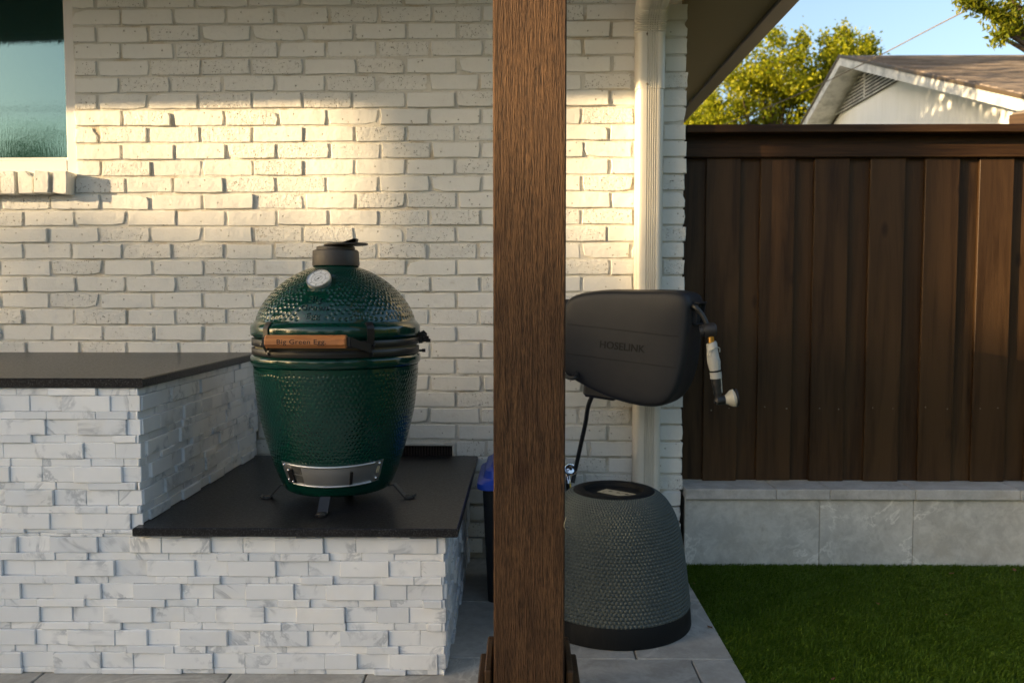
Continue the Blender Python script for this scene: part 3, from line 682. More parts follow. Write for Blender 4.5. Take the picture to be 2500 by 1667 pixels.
# thermometer
ta = math.radians(-95); tb = math.radians(-100); tn = Vector((math.cos(tb)*.71, math.sin(tb)*.71, .70)).normalized(); tr = .176
tcen = Vector((EX+math.cos(ta)*tr, EY+math.sin(ta)*tr, 1.219))
zax = tn; xax = Vector((0, 0, 1)).cross(zax).normalized(); yax = zax.cross(xax)
TM = Matrix.Translation(tcen) @ Matrix((xax, yax, zax)).transposed().to_4x4()
th_ = MB().lathe([(.030, -.02), (.0395, -.004), (.0405, .004), (.0405, .010), (.0395, .0125), (.0375, .0125), (.0370, .0100)], 56, M=TM).build('thermometer', m['steel'], egg, smooth=40)
MB().lathe([(.0375, .0095), (.001, .0097)], 48, M=TM, cap1=True).build('dial', m['dial'], th_)
q = MB()
for k in range(31):
    an = math.radians(-135-270*k/30+360-90+0); r0 = .031 if k % 5 == 0 else .0335
    c, s = math.cos(an), math.sin(an); wv = .0006
    q.add([TM @ Vector((c*r-s*e, s*r+c*e, .0102)) for r, e in ((r0, -wv), (.0355, -wv), (.0355, wv), (r0, wv))], [(0, 1, 2, 3)])
for r in (.0235, .0125):
    q.lathe([(r-.0004, .0102), (r+.0004, .0102)], 40, M=TM)
for k in range(7):
    an = math.radians(-135-270*k/6+270); c, s = math.cos(an)*.0275, math.sin(an)*.0275
    for e in (-.0016, .0012): q.add([TM @ Vector((c+e+u, s+v, .0102)) for u, v in ((-.0009, -.0016), (.0009, -.0016), (.0009, .0016), (-.0009, .0016))], [(0, 1, 2, 3)])
q.build('scale', m['ink'], th_)
q = MB()
for an, L in ((math.radians(48), .017), (math.radians(228), .022)):
    c, s = math.cos(an), math.sin(an); q.add([TM @ Vector(v) for v in ((-s*.0014, c*.0014, .0108), (s*.0014, -c*.0014, .0108), (c*L, s*L, .0108))], [(0, 1, 2)])
q.lathe([(.001, .0115), (.0025, .0112), (.003, .0104)], 12, M=TM); q.build('needle', m['ink'], th_)
# lettering
def textmesh(body, size, extrude, align='CENTER', shear=0, offset=0.0, space=1.0, bevel=0.0):
    cu = bpy.data.curves.new('txt', 'FONT'); cu.body = body; cu.size = size; cu.extrude = extrude; cu.align_x = align; cu.shear = shear; cu.resolution_u = 3; cu.offset = offset; cu.space_character = space; cu.bevel_depth = bevel; cu.bevel_resolution = 1
    o = bpy.data.objects.new('txt', cu); C.objects.link(o); bpy.context.view_layer.update()
    me = bpy.data.meshes.new_from_object(o.evaluated_get(bpy.context.evaluated_depsgraph_get())); bpy.data.objects.remove(o)
    V = np.array([v.co[:] for v in me.vertices]); Fs_ = [tuple(p.vertices) for p in me.polygons]; return V, Fs_
dp = np.array(catmull(dome_p, 12)); so_ = np.argsort(dp[:, 1]); dz_, dr_ = dp[so_, 1], dp[so_, 0]
for body, z0 in (('Big', 1.1515), ('Green', 1.1255), ('Egg', 1.0995)):
    V, Fs_ = textmesh(body, .031, .0016, offset=-.0002, space=1.08, bevel=.0012); out = []
    # serif feet under each letter are part of the raised shape
    for x, y, e in V:
        z = z0+y*.80; r = np.interp(z, dz_, dr_)+.0010+e; a_ = FA+x*1.05/np.interp(z, dz_, dr_); out.append((EX+r*math.cos(a_), EY+r*math.sin(a_), z+e*.4))
    MB().add(out, Fs_).build('lettering', m['green'], dome, smooth=35)
# handle with brackets
hx0, hx1 = P(646, 834, 2.50)[0], P(845, 834, 2.50)[0]; hy = 2.512; hz = P(745, 834.5, 2.497)[2]; hr = .0205
oc = [(hr*math.cos(math.radians(22.5+45*k))*1.05, hr*math.sin(math.radians(22.5+45*k))*1.05) for k in range(8)]
def oring(x, s): return [(x, hy+y*s, hz+z*s) for y, z in oc]
q = MB(); rs = [oring(hx0, .86), oring(hx0+.004, 1), oring(hx1-.004, 1), oring(hx1, .86)]
q.add(sum(rs, []), [tuple(range(8)), tuple(reversed(range(24, 32)))]+[(i*8+(k+1) % 8, i*8+k, (i+1)*8+k, (i+1)*8+(k+1) % 8) for i in range(3) for k in range(8)])
hd = q.build('handle', m['handlewood'], egg)
V, Fs_ = textmesh('Big Green Egg.', .0215, .0003, offset=.0002, space=1.06); wt = V[:, 0].max()-V[:, 0].min(); tx = P(735, 837, 2.49)[0]
fy = hy-hr*1.05*math.cos(math.radians(22.5))
MB().add([(tx+x*(.1505/wt), fy-.0004-e, hz-.0065+y*.95) for x, y, e in V], Fs_).build('lettering', m['burnt'], hd)
for ang, hx, lab in ((-37.5, hx0, 'l'), (34, hx1, 'r')):
    a_ = math.radians(-90+ang); ex = lambda r, z: (EX+r*math.cos(a_), EY+r*math.sin(a_), z)
    tg = np.array([-math.sin(a_), math.cos(a_), 0]); br = MB()
    pr = [(.2835, .9985), (.2875, .9985), (.2905, 1.040), (.2905, 1.066), (.2860, 1.076), (.2735, 1.0875), (.2705, 1.0855), (.2835, 1.0725), (.2875, 1.064), (.2870, 1.040)]
    br.prism(pr, lambda r, z: np.array(ex(r, z))-tg*.012, lambda r, z: np.array(ex(r, z))+tg*.012)
    bo = br.build('bracket', m['steelblack'], egg)
    pA = np.array(ex(.288, 1.004)); sgn = 1 if lab == 'r' else -1; pB = np.array([hx+sgn*.004, hy, hz])
    pts = [pA-tg*0, pA*.45+pB*.55+np.array([0, -.006, 0]), pB+np.array([sgn*.006, 0, 0]), pB-np.array([sgn*.006, 0, 0])]
    for a0_, a1_ in zip(pts[:-1], pts[1:]):
        d = a1_-a0_; nn_ = np.array([-d[1], d[0], 0]); nn_ = nn_/np.linalg.norm(nn_)*.0025
        MB().add([a0_+nn_*s1+np.array([0, 0, s2*.0135]) for s1, s2 in ((-1, -1), (1, -1), (1, 1), (-1, 1))]+[a1_+nn_*s1+np.array([0, 0, s2*.0135]) for s1, s2 in ((-1, -1), (1, -1), (1, 1), (-1, 1))],
                 [(0, 1, 2, 3), (7, 6, 5, 4), (0, 4, 5, 1), (1, 5, 6, 2), (2, 6, 7, 3), (3, 7, 4, 0)]).build('arm', m['steelblack'], bo)
    for dtt, z in ((-.016, 1.0135), (.009, 1.0135), (.006, .984)):
        c = Vector(ex(.290 if z > 1 else .283, z))+Vector(tg)*dtt; Mx = Matrix.Translation(c) @ Vector((math.cos(a_), math.sin(a_), 0)).to_track_quat('Z', 'Y').to_matrix().to_4x4()
        MB().lathe([(.0001, .0075), (.0042, .0068), (.0058, .003), (.006, -.003)], 14, M=Mx).build('bolt', m['legsteel'], bo, smooth=50)
# hinge hardware on the far side
hg = MB(); ha = math.radians(8)
hp = Vector((EX+.289*math.cos(ha), EY+.289*math.sin(ha), 1.024))
hg.box(hp.x-.022, hp.x+.006, hp.y-.010, hp.y+.035, 1.004, 1.036, .002)
hg.prism([(-.020, .010), (.010, .026), (.022, .014), (.020, .004), (-.02, -.002)], lambda x, z: (hp.x+x, hp.y-.004, hp.z+z), lambda x, z: (hp.x+x, hp.y+.004, hp.z+z))
ho = hg.build('hinge', m['steelblack'], egg)
for dx_, dz__, ln in ((.004, .0, .024), (.006, -.010, .028), (-.004, -.045, .020)):
    MB().tube([hp+Vector((dx_-.012, -.006, dz__)), hp+Vector((dx_+ln*.45, -.006, dz__))], .0042, 8).tube([hp+Vector((dx_+ln*.45, -.006, dz__)), hp+Vector((dx_+ln, -.006, dz__))], .0062, 6).build('bolt', m['steelblack'], ho, smooth=40)
q = MB().tube([hp+Vector((.010+.006*math.cos(k*.9), -.006+.006*math.sin(k*.9), -.012+k*.0007)) for k in range(36)], .0014, 6); q.build('spring', m['legsteel'], ho, smooth=60)
lft = Vector((EX-.283, EY-.02, 1.022)); MB().tube([lft+Vector((.01, 0, 0)), lft+Vector((-.006, 0, 0))], .005, 8).build('bolt', m['steelblack'], egg, smooth=40)
# draft door
bp = np.array(catmull(base_p, 12)); bo_ = np.argsort(bp[:, 1]); bz_, br_ = bp[bo_, 1], bp[bo_, 0]
DM, DH = math.radians(-84), math.radians(47)
def lift(a): return .0085*((a-DM)/DH)**2
def shell(a0, a1, z0, z1, off, thick, n=24, nz=4):
    b = MB(); vs = []; fs = []
    for i in range(nz+1):
        z = z0+(z1-z0)*i/nz
        for k in range(n+1):
            a_ = a0+(a1-a0)*k/n; r = np.interp(z, bz_, br_)+off
            vs.append((EX+r*math.cos(a_), EY+r*math.sin(a_), z+lift(a_)))
    nn = len(vs)
    for i in range(nz+1):
        z = z0+(z1-z0)*i/nz
        for k in range(n+1):
            a_ = a0+(a1-a0)*k/n; r = np.interp(z, bz_, br_)+off-thick; vs.append((EX+r*math.cos(a_), EY+r*math.sin(a_), z+lift(a_)))
    m_ = n+1
    for i in range(nz):
        for k in range(n): fs += [(i*m_+k, i*m_+k+1, (i+1)*m_+k+1, (i+1)*m_+k)]
    for k in range(n): fs += [(k+1, k, nn+k, nn+k+1), (nz*m_+k, nz*m_+k+1, nn+nz*m_+k+1, nn+nz*m_+k)]
    for i in range(nz): fs += [(i*m_, (i+1)*m_, nn+(i+1)*m_, nn+i*m_), ((i+1)*m_+n, i*m_+n, nn+i*m_+n, nn+(i+1)*m_+n)]
    return b.add(vs, fs)
D0, D1 = math.radians(-90-41), math.radians(-90+53); dz0, dz1 = .548, .622
door = shell(D0, D1, dz0, dz1, .0035, .006, 40).build('draft_door', m['steel'], egg, smooth=30)
def arail(z, off, r, a0=D0+.16, a1=D1-.17): return MB().tube([(EX+(np.interp(z, bz_, br_)+off)*math.cos(a), EY+(np.interp(z, bz_, br_)+off)*math.sin(a), z+lift(a)) for a in np.linspace(a0, a1, 30)], r, 8)
arail(dz1-.003, .006, .0045).build('rail', m['steel'], door, smooth=60); arail(dz0+.003, .006, .0032).build('rail', m['steel'], door, smooth=60)
shell(D0+.20, D0+.45, dz0+.010, dz0+.036, .0042, .002, 10).build('screen', m['mesh'], door, smooth=30)
shell(D0+.20, D0+.45, dz0+.041, dz1-.010, .0042, .002, 10).build('screen', m['mesh'], door, smooth=30)
shell(math.radians(-90-19), math.radians(-90+22), dz0+.006, dz1-.008, .0062, .002, 16).build('slider', m['steel'], door, smooth=30)
shell(math.radians(-90+22), math.radians(-90+24.5), dz0+.008, dz1-.022, .012, .008, 3).build('slider_tab', m['steelblack'], door)
shell(D0+.13, D0+.22, dz0+.006, dz1-.018, .011, .006, 4).build('latch', m['steelblack'], door)
shell(D1-.105, D1-.045, dz0+.030, dz0+.052, .0042, .001, 3).build('sticker', m['paper'], door)
for a_, z in ((D0+.05, dz1-.010), (D0+.06, dz0+.012), (D1-.07, dz1-.010), (D1-.08, dz0+.012), (D0+.165, dz1-.022), (D0+.19, dz0+.012)):
    r = np.interp(z, bz_, br_)+(.0035 if (a_ < D0+.1 or a_ > D1-.1) else .0105); c = Vector((EX+r*math.cos(a_), EY+r*math.sin(a_), z+lift(a_))); Mx = Matrix.Translation(c) @ Vector((math.cos(a_), math.sin(a_), -.3)).to_track_quat('Z', 'Y').to_matrix().to_4x4()
    MB().lathe([(.0001, .005), (.003, .0045), (.0046, .002), (.0048, -.002)], 12, M=Mx).build('screw', m['chrome'], door, smooth=60)
# four splayed legs
for ang in (-90, 180+4, -2, 92):
    a_ = math.radians(ang); er = np.array([math.cos(a_), math.sin(a_), 0]); tg = np.array([-math.sin(a_), math.cos(a_), 0]); O = np.array([EX, EY, 0])
    pl = [(.155, .512), (.196, .516), (.232, .476), (.238, LZ+.0042), (.262, LZ+.0042), (.268, LZ+.008)]; q = MB(); vs = []
    for i, (r, z) in enumerate(pl):
        for sx_, sz_ in ((-1, -1), (1, -1), (1, 1), (-1, 1)): vs.append(O+er*r+tg*sx_*.017+np.array([0, 0, z+sz_*.0022])+er*(.0018*sz_ if 0 < i < 4 else 0))
    fs = [(0, 1, 2, 3), tuple(4*(len(pl)-1)+k for k in (3, 2, 1, 0))]+[(i*4+k, (i+1)*4+k, (i+1)*4+(k+1) % 4, i*4+(k+1) % 4) for i in range(len(pl)-1) for k in range(4)]
    lg = q.add(vs, fs).build('leg', m['legsteel'], egg)
    c = O+er*.246+np.array([0, 0, LZ]); MB().lathe([(.017, .0005), (.018, .0015), (.016, .009), (.009, .012), (.001, .0125)], 20, M=Matrix.Translation(c)).build('foot', m['rubber'], lg, smooth=50)

# ------------------------------------------------------------------ recycling bin behind the post
bin_ = empty('recycling_bin', (-.01, 3.25, 0)); tag(bin_, 'slim black bin with bright blue lid between counter and post', 'bin')
bw, bd = (-.153, .128), (3.075, 3.43)
def rrect(x0, x1, y0, y1, r, n=5):
    pts = []
    for cx_, cy_, a0 in ((x1-r, y1-r, 0), (x0+r, y1-r, 90), (x0+r, y0+r, 180), (x1-r, y0+r, 270)):
        for k in range(n+1): an = math.radians(a0+90*k/n); pts.append((cx_+r*math.cos(an), cy_+r*math.sin(an)))
    return pts
def loft(rings, cap=True):
    b = MB(); n = len(rings[0][0]); vs = [(x, y, z) for pts, z in rings for x, y in pts]
    fs = [(i*n+k, i*n+(k+1) % n, (i+1)*n+(k+1) % n, (i+1)*n+k) for i in range(len(rings)-1) for k in range(n)]
    if cap: fs += [tuple(reversed(range(n))), tuple(range((len(rings)-1)*n, len(rings)*n))]
    return b.add(vs, fs)
loft([(rrect(bw[0]+.022, bw[1]-.022, bd[0]+.012, bd[1]-.02, .03), .002), (rrect(bw[0]+.002, bw[1], bd[0], bd[1], .035), .444)]).build('body', m['blackbin'], bin_, smooth=40)
lr = lambda e, z: (rrect(bw[0]-.018+e, bw[1]+.018-e, bd[0]-.025+e*1.1, bd[1]+.02-e, .045), z+.014)
lid = loft([lr(.004, .425), lr(0, .428), lr(0, .448), lr(.006, .456), lr(.022, .466), lr(.026, .476), lr(.030, .492), lr(.038, .498), lr(.050, .503), lr(.054, .516), lr(.060, .522), lr(.075, .528)])
lido = lid.build('lid', m['blue'], bin_, smooth=35)
MB().box(-.08, .06, 3.11, 3.20, .52, .552, .008).build('lid_tab', m['blue'], lido)

# ------------------------------------------------------------------ upturned planter
PX0 = G(1514, 1589, 0); PR = .279; PYc = PX0[1]+PR; PXc = (P(1684, 1540, PYc)[0]-PR*1.003)
pl_ = empty('planter', (PXc, PYc, 0)); tag(pl_, 'upturned dark grey planter pot covered in small round nubs', 'planter')
body_p = [(.2705, .066), (.2655, .11), (.2570, .18), (.2475, .25), (.2350, .32), (.2190, .38), (.1940, .428), (.1660, .458), (.140, .473)]
dimpled('body', body_p, 112, .0066, 1008, .0017, m['planter'], pl_, PXc, PYc, None, .004, 9, .47, 1)
MB().lathe([(.262, .002), (.2785, .0015), (.2795, .006), (.2745, .066), (.2725, .0695), (.268, .070)], 96, PXc, PYc).build('rim', m['planterband'], pl_, smooth=40)
MB().lathe([(.147, .469), (.142, .4750), (.132, .4775), (.112, .478), (.106, .476), (.103, .462), (.100, .4605), (.001, .4605)], 72, PXc, PYc).build('foot_ring', m['planterband'], pl_, smooth=40)
c0 = G(1520, 1188, .4612); Mx = Matrix.Translation((PXc+.018, PYc-.012, .4612)) @ Matrix.Rotation(math.radians(-40), 4, 'Z')
sk = MB().add([Mx @ Vector(v) for v in ((-.075, -.03, 0), (.075, -.03, 0), (.075, .03, .001), (-.075, .03, 0), (-.075, -.03, .0006), (.075, -.03, .0006), (.075, .03, .0016), (-.075, .03, .0006))], [(3, 2, 1, 0), (4, 5, 6, 7), (0, 1, 5, 4), (1, 2, 6, 5), (2, 3, 7, 6), (3, 0, 4, 7)]).build('sticker', m['paper'], pl_)
q = MB()
for i, x in enumerate((-.040, -.006, .030)):
    pts = [(x+.010*math.cos(k*1.05)*(.7+.4*rnd.random()), .004+.007*math.sin(k*1.05)*(.6+.5*rnd.random()), .0012+.0003) for k in range(6)]; q.add([Mx @ Vector(v) for v in pts], [tuple(range(6))])
q.build('print', m['burnt'], sk)

# ------------------------------------------------------------------ hose reel
ry, rp = math.radians(27), math.radians(4.5)
el = Vector((math.cos(ry)*math.cos(rp), -math.sin(ry)*math.cos(rp), -math.sin(rp))); ew = Vector((-math.sin(ry), -math.cos(ry), 0)); eh = ew.cross(el)
rc = Vector(P(1512, 842, 3.10))+ew*-.11
RMx = Matrix.Translation(rc) @ Matrix((el, eh, ew)).transposed().to_4x4()
reel = empty('hose_reel', mat=RMx); tag(reel, 'dark grey wall mounted retractable hose reel in front of the downspout', 'hose reel')
outl = catmull([(-.220, -.095), (-.230, .02), (-.220, .120), (-.178, .158), (-.080, .181), (.040, .190), (.140, .197), (.200, .193), (.226, .172), (.233, .12), (.234, .02), (.228, -.07), (.206, -.150), (.166, -.198), (.100, -.212), (.010, -.206), (-.080, -.184), (-.165, -.152), (-.206, -.130)], 5)
outl.append(np.array([(-.220), -.095])*.5+outl[0]*.5); outl = [np.array(q_)*[1.10, 1.115 if q_[1] > 0 else 1.05] for q_ in outl[:-2]]
cen = np.array([.02, 0.0])
def rring(ins, w_):
    r = []
    for q_ in outl:
        d = q_-cen; L = np.linalg.norm(d); r.append((*(cen+d*(1-ins/L)), w_))
    return r
def reelshell(lv):
    rings = [rring(*q_) for q_ in lv]; n = len(outl); vs = sum(rings, [])
    fs = [(i*n+(k+1) % n, i*n+k, (i+1)*n+k, (i+1)*n+(k+1) % n) for i in range(len(rings)-1) for k in range(n)]
    fs += [tuple(range(n)), tuple(reversed(range((len(rings)-1)*n, len(rings)*n)))]
    return MB().add(vs, fs)
reelshell([(.03, -.105), (.010, -.098), (.002, -.085), (0, -.05), (0, .0), (.001, .06), (.003, .086), (.007, .098), (.013, .1060), (.022, .1095), (.040, .1115), (.080, .1135), (.13, .1150)]).build('casing', m['reel'], reel, local=True, smooth=40)
reelshell([(.05, -.135), (.030, -.128), (.016, -.106)]).build('back_casing', m['reeldark'], reel, local=True, smooth=40)
V, Fs_ = textmesh('HOSELINK', .040, .0006, offset=.0003); wt = V[:, 0].max()-V[:, 0].min(); k_ = .178/wt
def facew(l, h):
    d = np.hypot(l-.02, h); return .1158-.004*max(0, d-.08)/.1
MB().add([(.012+x*k_, -.018+y*.98, facew(.012+x*k_, y)+.0002+e) for x, y, e in V], Fs_).build('lettering', m['void'], reel, local=True)
def face_path(l0, l1, h0, h1, n=14):
    out = []
    for t in np.linspace(0, 1, n):
        l, h = l0+(l1-l0)*t, h0+(h1-h0)*t
        d = np.array([l, h])-cen; L = np.linalg.norm(d); ang = [np.dot(q_-cen, d)/np.linalg.norm(q_-cen)/L for q_ in outl]; Rm = np.linalg.norm(outl[int(np.argmax(ang))]-cen); ins = Rm-L
        w_ = np.interp(ins, [0, .001, .003, .007, .013, .022, .040, .080, .13], [.02, .06, .086, .098, .1060, .1095, .1115, .1135, .1150]); out.append((l, h, w_+.0002))
    return out
for h0 in (.058, -.056):
    MB().tube(face_path(-.214, .226, h0, h0-.004), .0011, 5).build('seam', m['void'], reel, local=True)
# hose port: hood on the front end
port = MB()
for q_ in ((.235, .272, .098, .104, -.045, .062), (.235, .276, .176, .184, -.045, .062), (.235, .272, .104, .176, -.045, -.039), (.235, .272, .104, .176, .056, .062)): port.box(*q_, .002)
po = port.build('hose_port', m['reel'], reel, local=True)
MB().box(.230, .2590, .104, .176, -.039, .056).build('port_shade', m['void'], po, local=True)  # solid black block painted as the shade inside the port
MB().box(-.16, -.02, -.225, -.155, -.07, .05, .012).build('underside_bracket', m['reeldark'], reel, local=True)
wbk = MB().box(-.262, -.215, -.10, .085, -.06, .045, .006).build('swivel_bracket', m['reeldark'], reel, local=True)
for i in range(9): MB().box(-.250, -.226, -.085+i*.018, -.076+i*.018, .0452, .049, .001).build('rib', m['reeldark'], wbk, local=True)
# plate and arm tying the swivel to the wall
inv = RMx.inverted(); sw = RMx @ Vector((-.24, 0, -.02))
MB().box(sw.x-.055, sw.x+.055, 3.552, 3.596, sw.z-.15, sw.z+.15, .006).box(sw.x-.03, sw.x+.03, sw.y, 3.552, sw.z-.12, sw.z+.12, .004).build('wall_plate', m['reeldark'], reel)
hs = [P(1660, 742, 3.03), P(1694, 748, 3.0), P(1714, 768, 2.99), P(1727, 795, 2.985), P(1731, 806, 2.985)]
hs[0] = np.array(RMx @ Vector((.250, .138, .012)))
MB().tube(catmull(hs, 8), .0088, 12).build('leader_hose', m['rubber'], reel, smooth=70)
b0 = P(1729, 806, 2.985); MB().tube(catmull([b0+[-.018, 0, -.002], b0+[-.006, 0, 0], b0+[.022, 0, .002]], 1), [.022, .0265, .026], 16).tube([b0+[-.03, .004, -.004], b0+[-.016, .002, -.002]], .021, 14).tube([b0+[.021, 0, .002], b0+[.027, 0, .0025]], [.026, .021], 16).build('hose_stop', m['reeldark'], reel, smooth=50)
MB().tube(catmull([np.array(RMx @ Vector((-.20, -.115, .03))), P(1406, 920, 3.13), P(1388, 922, 3.16), P(1370, 910, 3.25)], 6), .008, 10).build('inlet_hose', m['rubber'], reel, smooth=70)
MB().tube(catmull([np.array(RMx @ Vector((-.115, -.16, -.02))), P(1438, 985, 3.33), P(1430, 1030, 3.40), P(1418, 1085, 3.45), P(1406, 1140, 3.48), P(1398, 1178, 3.47)], 8), .0092, 12).build('supply_hose', m['rubber'], reel, smooth=70)
# spray nozzle on the hose end
nz = empty('spray_nozzle', tuple(P(1745, 975, 2.985))); tag(nz, 'pale grey and black spray nozzle hanging from the hose reel', 'nozzle')
NP = lambda x, y, dy=0.0: P(1340+x*.3316, 660+y*.3316, 2.985+dy)
MB().tube([NP(1189, 465), NP(1196, 540)], .0105, 14).build('connector', m['brass'], nz, smooth=40)
for t in (.45, .62, .8): 
    c = NP(1189, 465)*(1-t)+NP(1196, 540)*t; MB().tube([c+[0, 0, .002], c-[0, 0, .002]], .0118, 14).build('thread', m['brass'], nz, smooth=40)
MB().tube([NP(1196, 530), NP(1199, 538), NP(1203, 590), NP(1210, 650), NP(1213, 662)], [.0165, .0192, .0198, .0222, .0228], 20).build('collar', m['paleplastic'], nz, smooth=40)
MB().tube([NP(1213, 662), NP(1216, 680), NP(1224, 735)], [.0232, .0232, .0195], 20).build('grip_ring', m['paleplastic'], nz, smooth=30)
for k in range(10):
    an = 2*math.pi*k/10; d = np.array([math.cos(an)*.0222, math.sin(an)*.0222, 0]); MB().tube([NP(1214, 668)+d, NP(1222, 725)+d*.9], .0016, 5).build('grip_rib', m['paleplastic'], nz)
MB().tube([NP(1224, 735), NP(1226, 748)], .0200, 20).build('seal', m['void'], nz, smooth=40)
MB().tube([NP(1226, 748), NP(1231, 795)], [.0212, .0205], 20).build('coupling', m['paleplastic'], nz, smooth=40)
MB().tube(catmull([NP(1180, 635, -.02), NP(1172, 615, -.023), NP(1190, 590, -.024), NP(1225, 568, -.02), NP(1255, 572, 0), NP(1258, 600, .005)], 5), .0022, 6).build('lanyard', m['cream'], nz, smooth=60)
MB().tube(catmull([NP(1230, 795), NP(1236, 850), NP(1243, 905), NP(1247, 945), NP(1252, 968)], 4), [.0170]*5+[.0150]*4+[.0125]*4+[.0175]*4, 16).build('handle', m['rubber'], nz, smooth=60)
MB().tube([NP(1268, 790, -.004), NP(1271, 860, -.004), NP(1274, 900, -.004)], .0022, 6).build('trigger', m['cream'], nz)
MB().tube([NP(1236, 955), NP(1262, 955), NP(1295, 952)], [.017, .0165, .0170], 16).build('elbow', m['rubber'], nz, smooth=50)
MB().tube([NP(1292, 952), NP(1310, 950), NP(1345, 942), NP(1368, 938, -.004), NP(1372, 937, -.004)], [.0150, .0190, .0310, .0325, .029], 24).build('spray_head', m['cream'], nz, smooth=40)
MB().tube([NP(1371, 937, -.004), NP(1386, 935, -.004)], [.0330, .0325], 24).build('spray_face', m['reeldark'], nz, smooth=40)
# outdoor faucet
fc = P(1393, 1150, 3.50); fau = empty('outdoor_faucet', (fc[0], 3.59, fc[2])); tag(fau, 'chrome outdoor faucet on the brick wall behind the planter', 'faucet')
c = np.array(fc); MB().tube([c+[-.012, .09, -.012], c+[-.012, .02, -.012], c+[-.012, 0, -.03], c+[-.010, -.006, -.06]], .012, 14).tube([c+[-.012, .085, -.012], c+[-.012, .07, -.012]], .026, 16).build('body', m['chrome'], fau, smooth=50)
MB().tube([c+[-.012, .02, -.012], c+[-.004, -.02, .012]], .008, 12).build('stem', m['chrome'], fau, smooth=50)
wm = Matrix.Translation(c+[-.002, -.024, .013]) @ Vector((.15, -.8, .5)).to_track_quat('Z', 'Y').to_matrix().to_4x4()
MB().lathe([(.001, .006), (.010, .006), (.016, .002), (.024, .002), (.027, .004), (.029, .001), (.027, -.003), (.016, -.002), (.001, -.001)], 24, M=wm).build('wheel_handle', m['chrome'], fau, smooth=50)
MB().lathe([(.001, .0072), (.005, .007), (.0055, .006)], 12, M=wm).build('handle_screw', m['steelblack'], fau)
MB().tube([c+[-.010, -.006, -.05], c+[-.008, -.010, -.085]], .016, 12).build('hose_coupling', m['chrome'], fau, smooth=40)

# ------------------------------------------------------------------ fence and low stone wall
FYd = 3.70
fen = empty('wooden_fence', (1.8, 3.71, .33)); tag(fen, 'dark brown board on board fence with flat cap above the low stone wall', 'fence')
fz0, fz1 = .334, P(2000, 384, 3.68)[2]+.02
X0 = P(1725, 390, FYd)[0]; PT = .2405; FW = .152
k = -1
for k in range(-1, 10):
    x = X0+k*PT+rnd.gauss(0, .002)
    MB().box(x, x+FW+rnd.gauss(0, .001), FYd, FYd+.017, fz0+rnd.uniform(0, .004), fz1, .002).build('board', m['fence'], fen)
    MB().box(x+FW-.022, x+PT+.016, FYd+.0185, FYd+.035, fz0+rnd.uniform(0, .003), fz1, .002).build('board', m['fence'], fen)
fx0, fx1 = XC+.008, 3.3
rz0, rz1 = P(2000, 384, 3.68)[2], P(2000, 322, 3.68)[2]-.004
MB().box(fx0, fx1, FYd-.021, FYd-.001, rz0, rz1, .003).build('rail', m['fence_h'], fen)
cz0, cz1 = P(2000, 323, 3.60)[2], P(2000, 303.5, 3.60)[2]
MB().box(fx0, fx1, 3.600, 3.80, cz0, cz1, .003).build('cap', m['fence_h'], fen)
MB().box(fx0, fx1, FYd+.036, FYd+.075, fz0+.02, fz0+.11).box(fx0, fx1, FYd+.036, FYd+.075, 1.6, 1.69).build('back_rail', m['fence_h'], fen)
for k in range(-1, 8):
    for z in (.665, .672):
        for x in (X0+k*PT+.035, X0+k*PT+FW-.03): MB().tube([(x+rnd.gauss(0, .006), FYd-.0008, z+rnd.gauss(0, .006)), (x+rnd.gauss(0, .001), FYd+.004, z)], .0019, 6).build('nail', m['screw'], fen)
        break
ret = empty('low_stone_wall', (1.8, 3.62, 0)); tag(ret, 'low grey marble clad retaining wall under the dark fence', 'wall')
MB().box(XC+.016, 3.4, 3.585, 3.80, -.1, .287).build('core', m['joint'], ret)
pj = [XC+.012, P(2000, 1290, 3.57)[0], P(2228, 1290, 3.57)[0], 2.30, 2.72, 3.3]
for a_, b_ in zip(pj, pj[1:]): MB().box(a_+.0012, b_-.0012, 3.566, 3.586, -.01, .286, .0015).build('slab', m['stone'], ret)
cj = [XC+.010, P(1896, 1205, 3.545)[0], P(2027, 1205, 3.545)[0], P(2236, 1205, 3.545)[0], 2.15, 2.6, 3.3]
for a_, b_ in zip(cj, cj[1:]): MB().box(a_+.001, b_-.001, 3.545, 3.80, .2872, .3325, .003).build('coping_stone', m['capstone'], ret)

# ------------------------------------------------------------------ neighbouring house beyond the fence
GX = 4.63; pk = PX(2052.7, 132.6, GX); r1 = PX(2500, 229.6, GX); l1 = PX(1957, 302.7, GX)
sl1 = (pk[2]-r1[2])/(pk[1]-r1[1]); sl2 = (pk[2]-l1[2])/(l1[1]-pk[1])
nb = empty('neighbour_house', (GX+5, pk[1], 0)); tag(nb, 'white neighbouring house with louvred gable and brown shingle roof beyond the fence', 'house')
yN, yF = pk[1]-6.6, pk[1]+6.4; zN, zF = pk[2]-6.6*sl1, pk[2]-6.4*sl2; XE = GX+16; ov = .40
WXg = GX+ov; zb = -.06
MB().prism([(yN+.6, zb), (yF-.6, zb), (yF-.6, zF+.6*sl2-.22), (pk[1], pk[2]-.22), (yN+.6, zN+.6*sl1-.22)], lambda y, z: (WXg, y, z), lambda y, z: (XE-.4, y, z)).build('wall', m['siding'], nb)
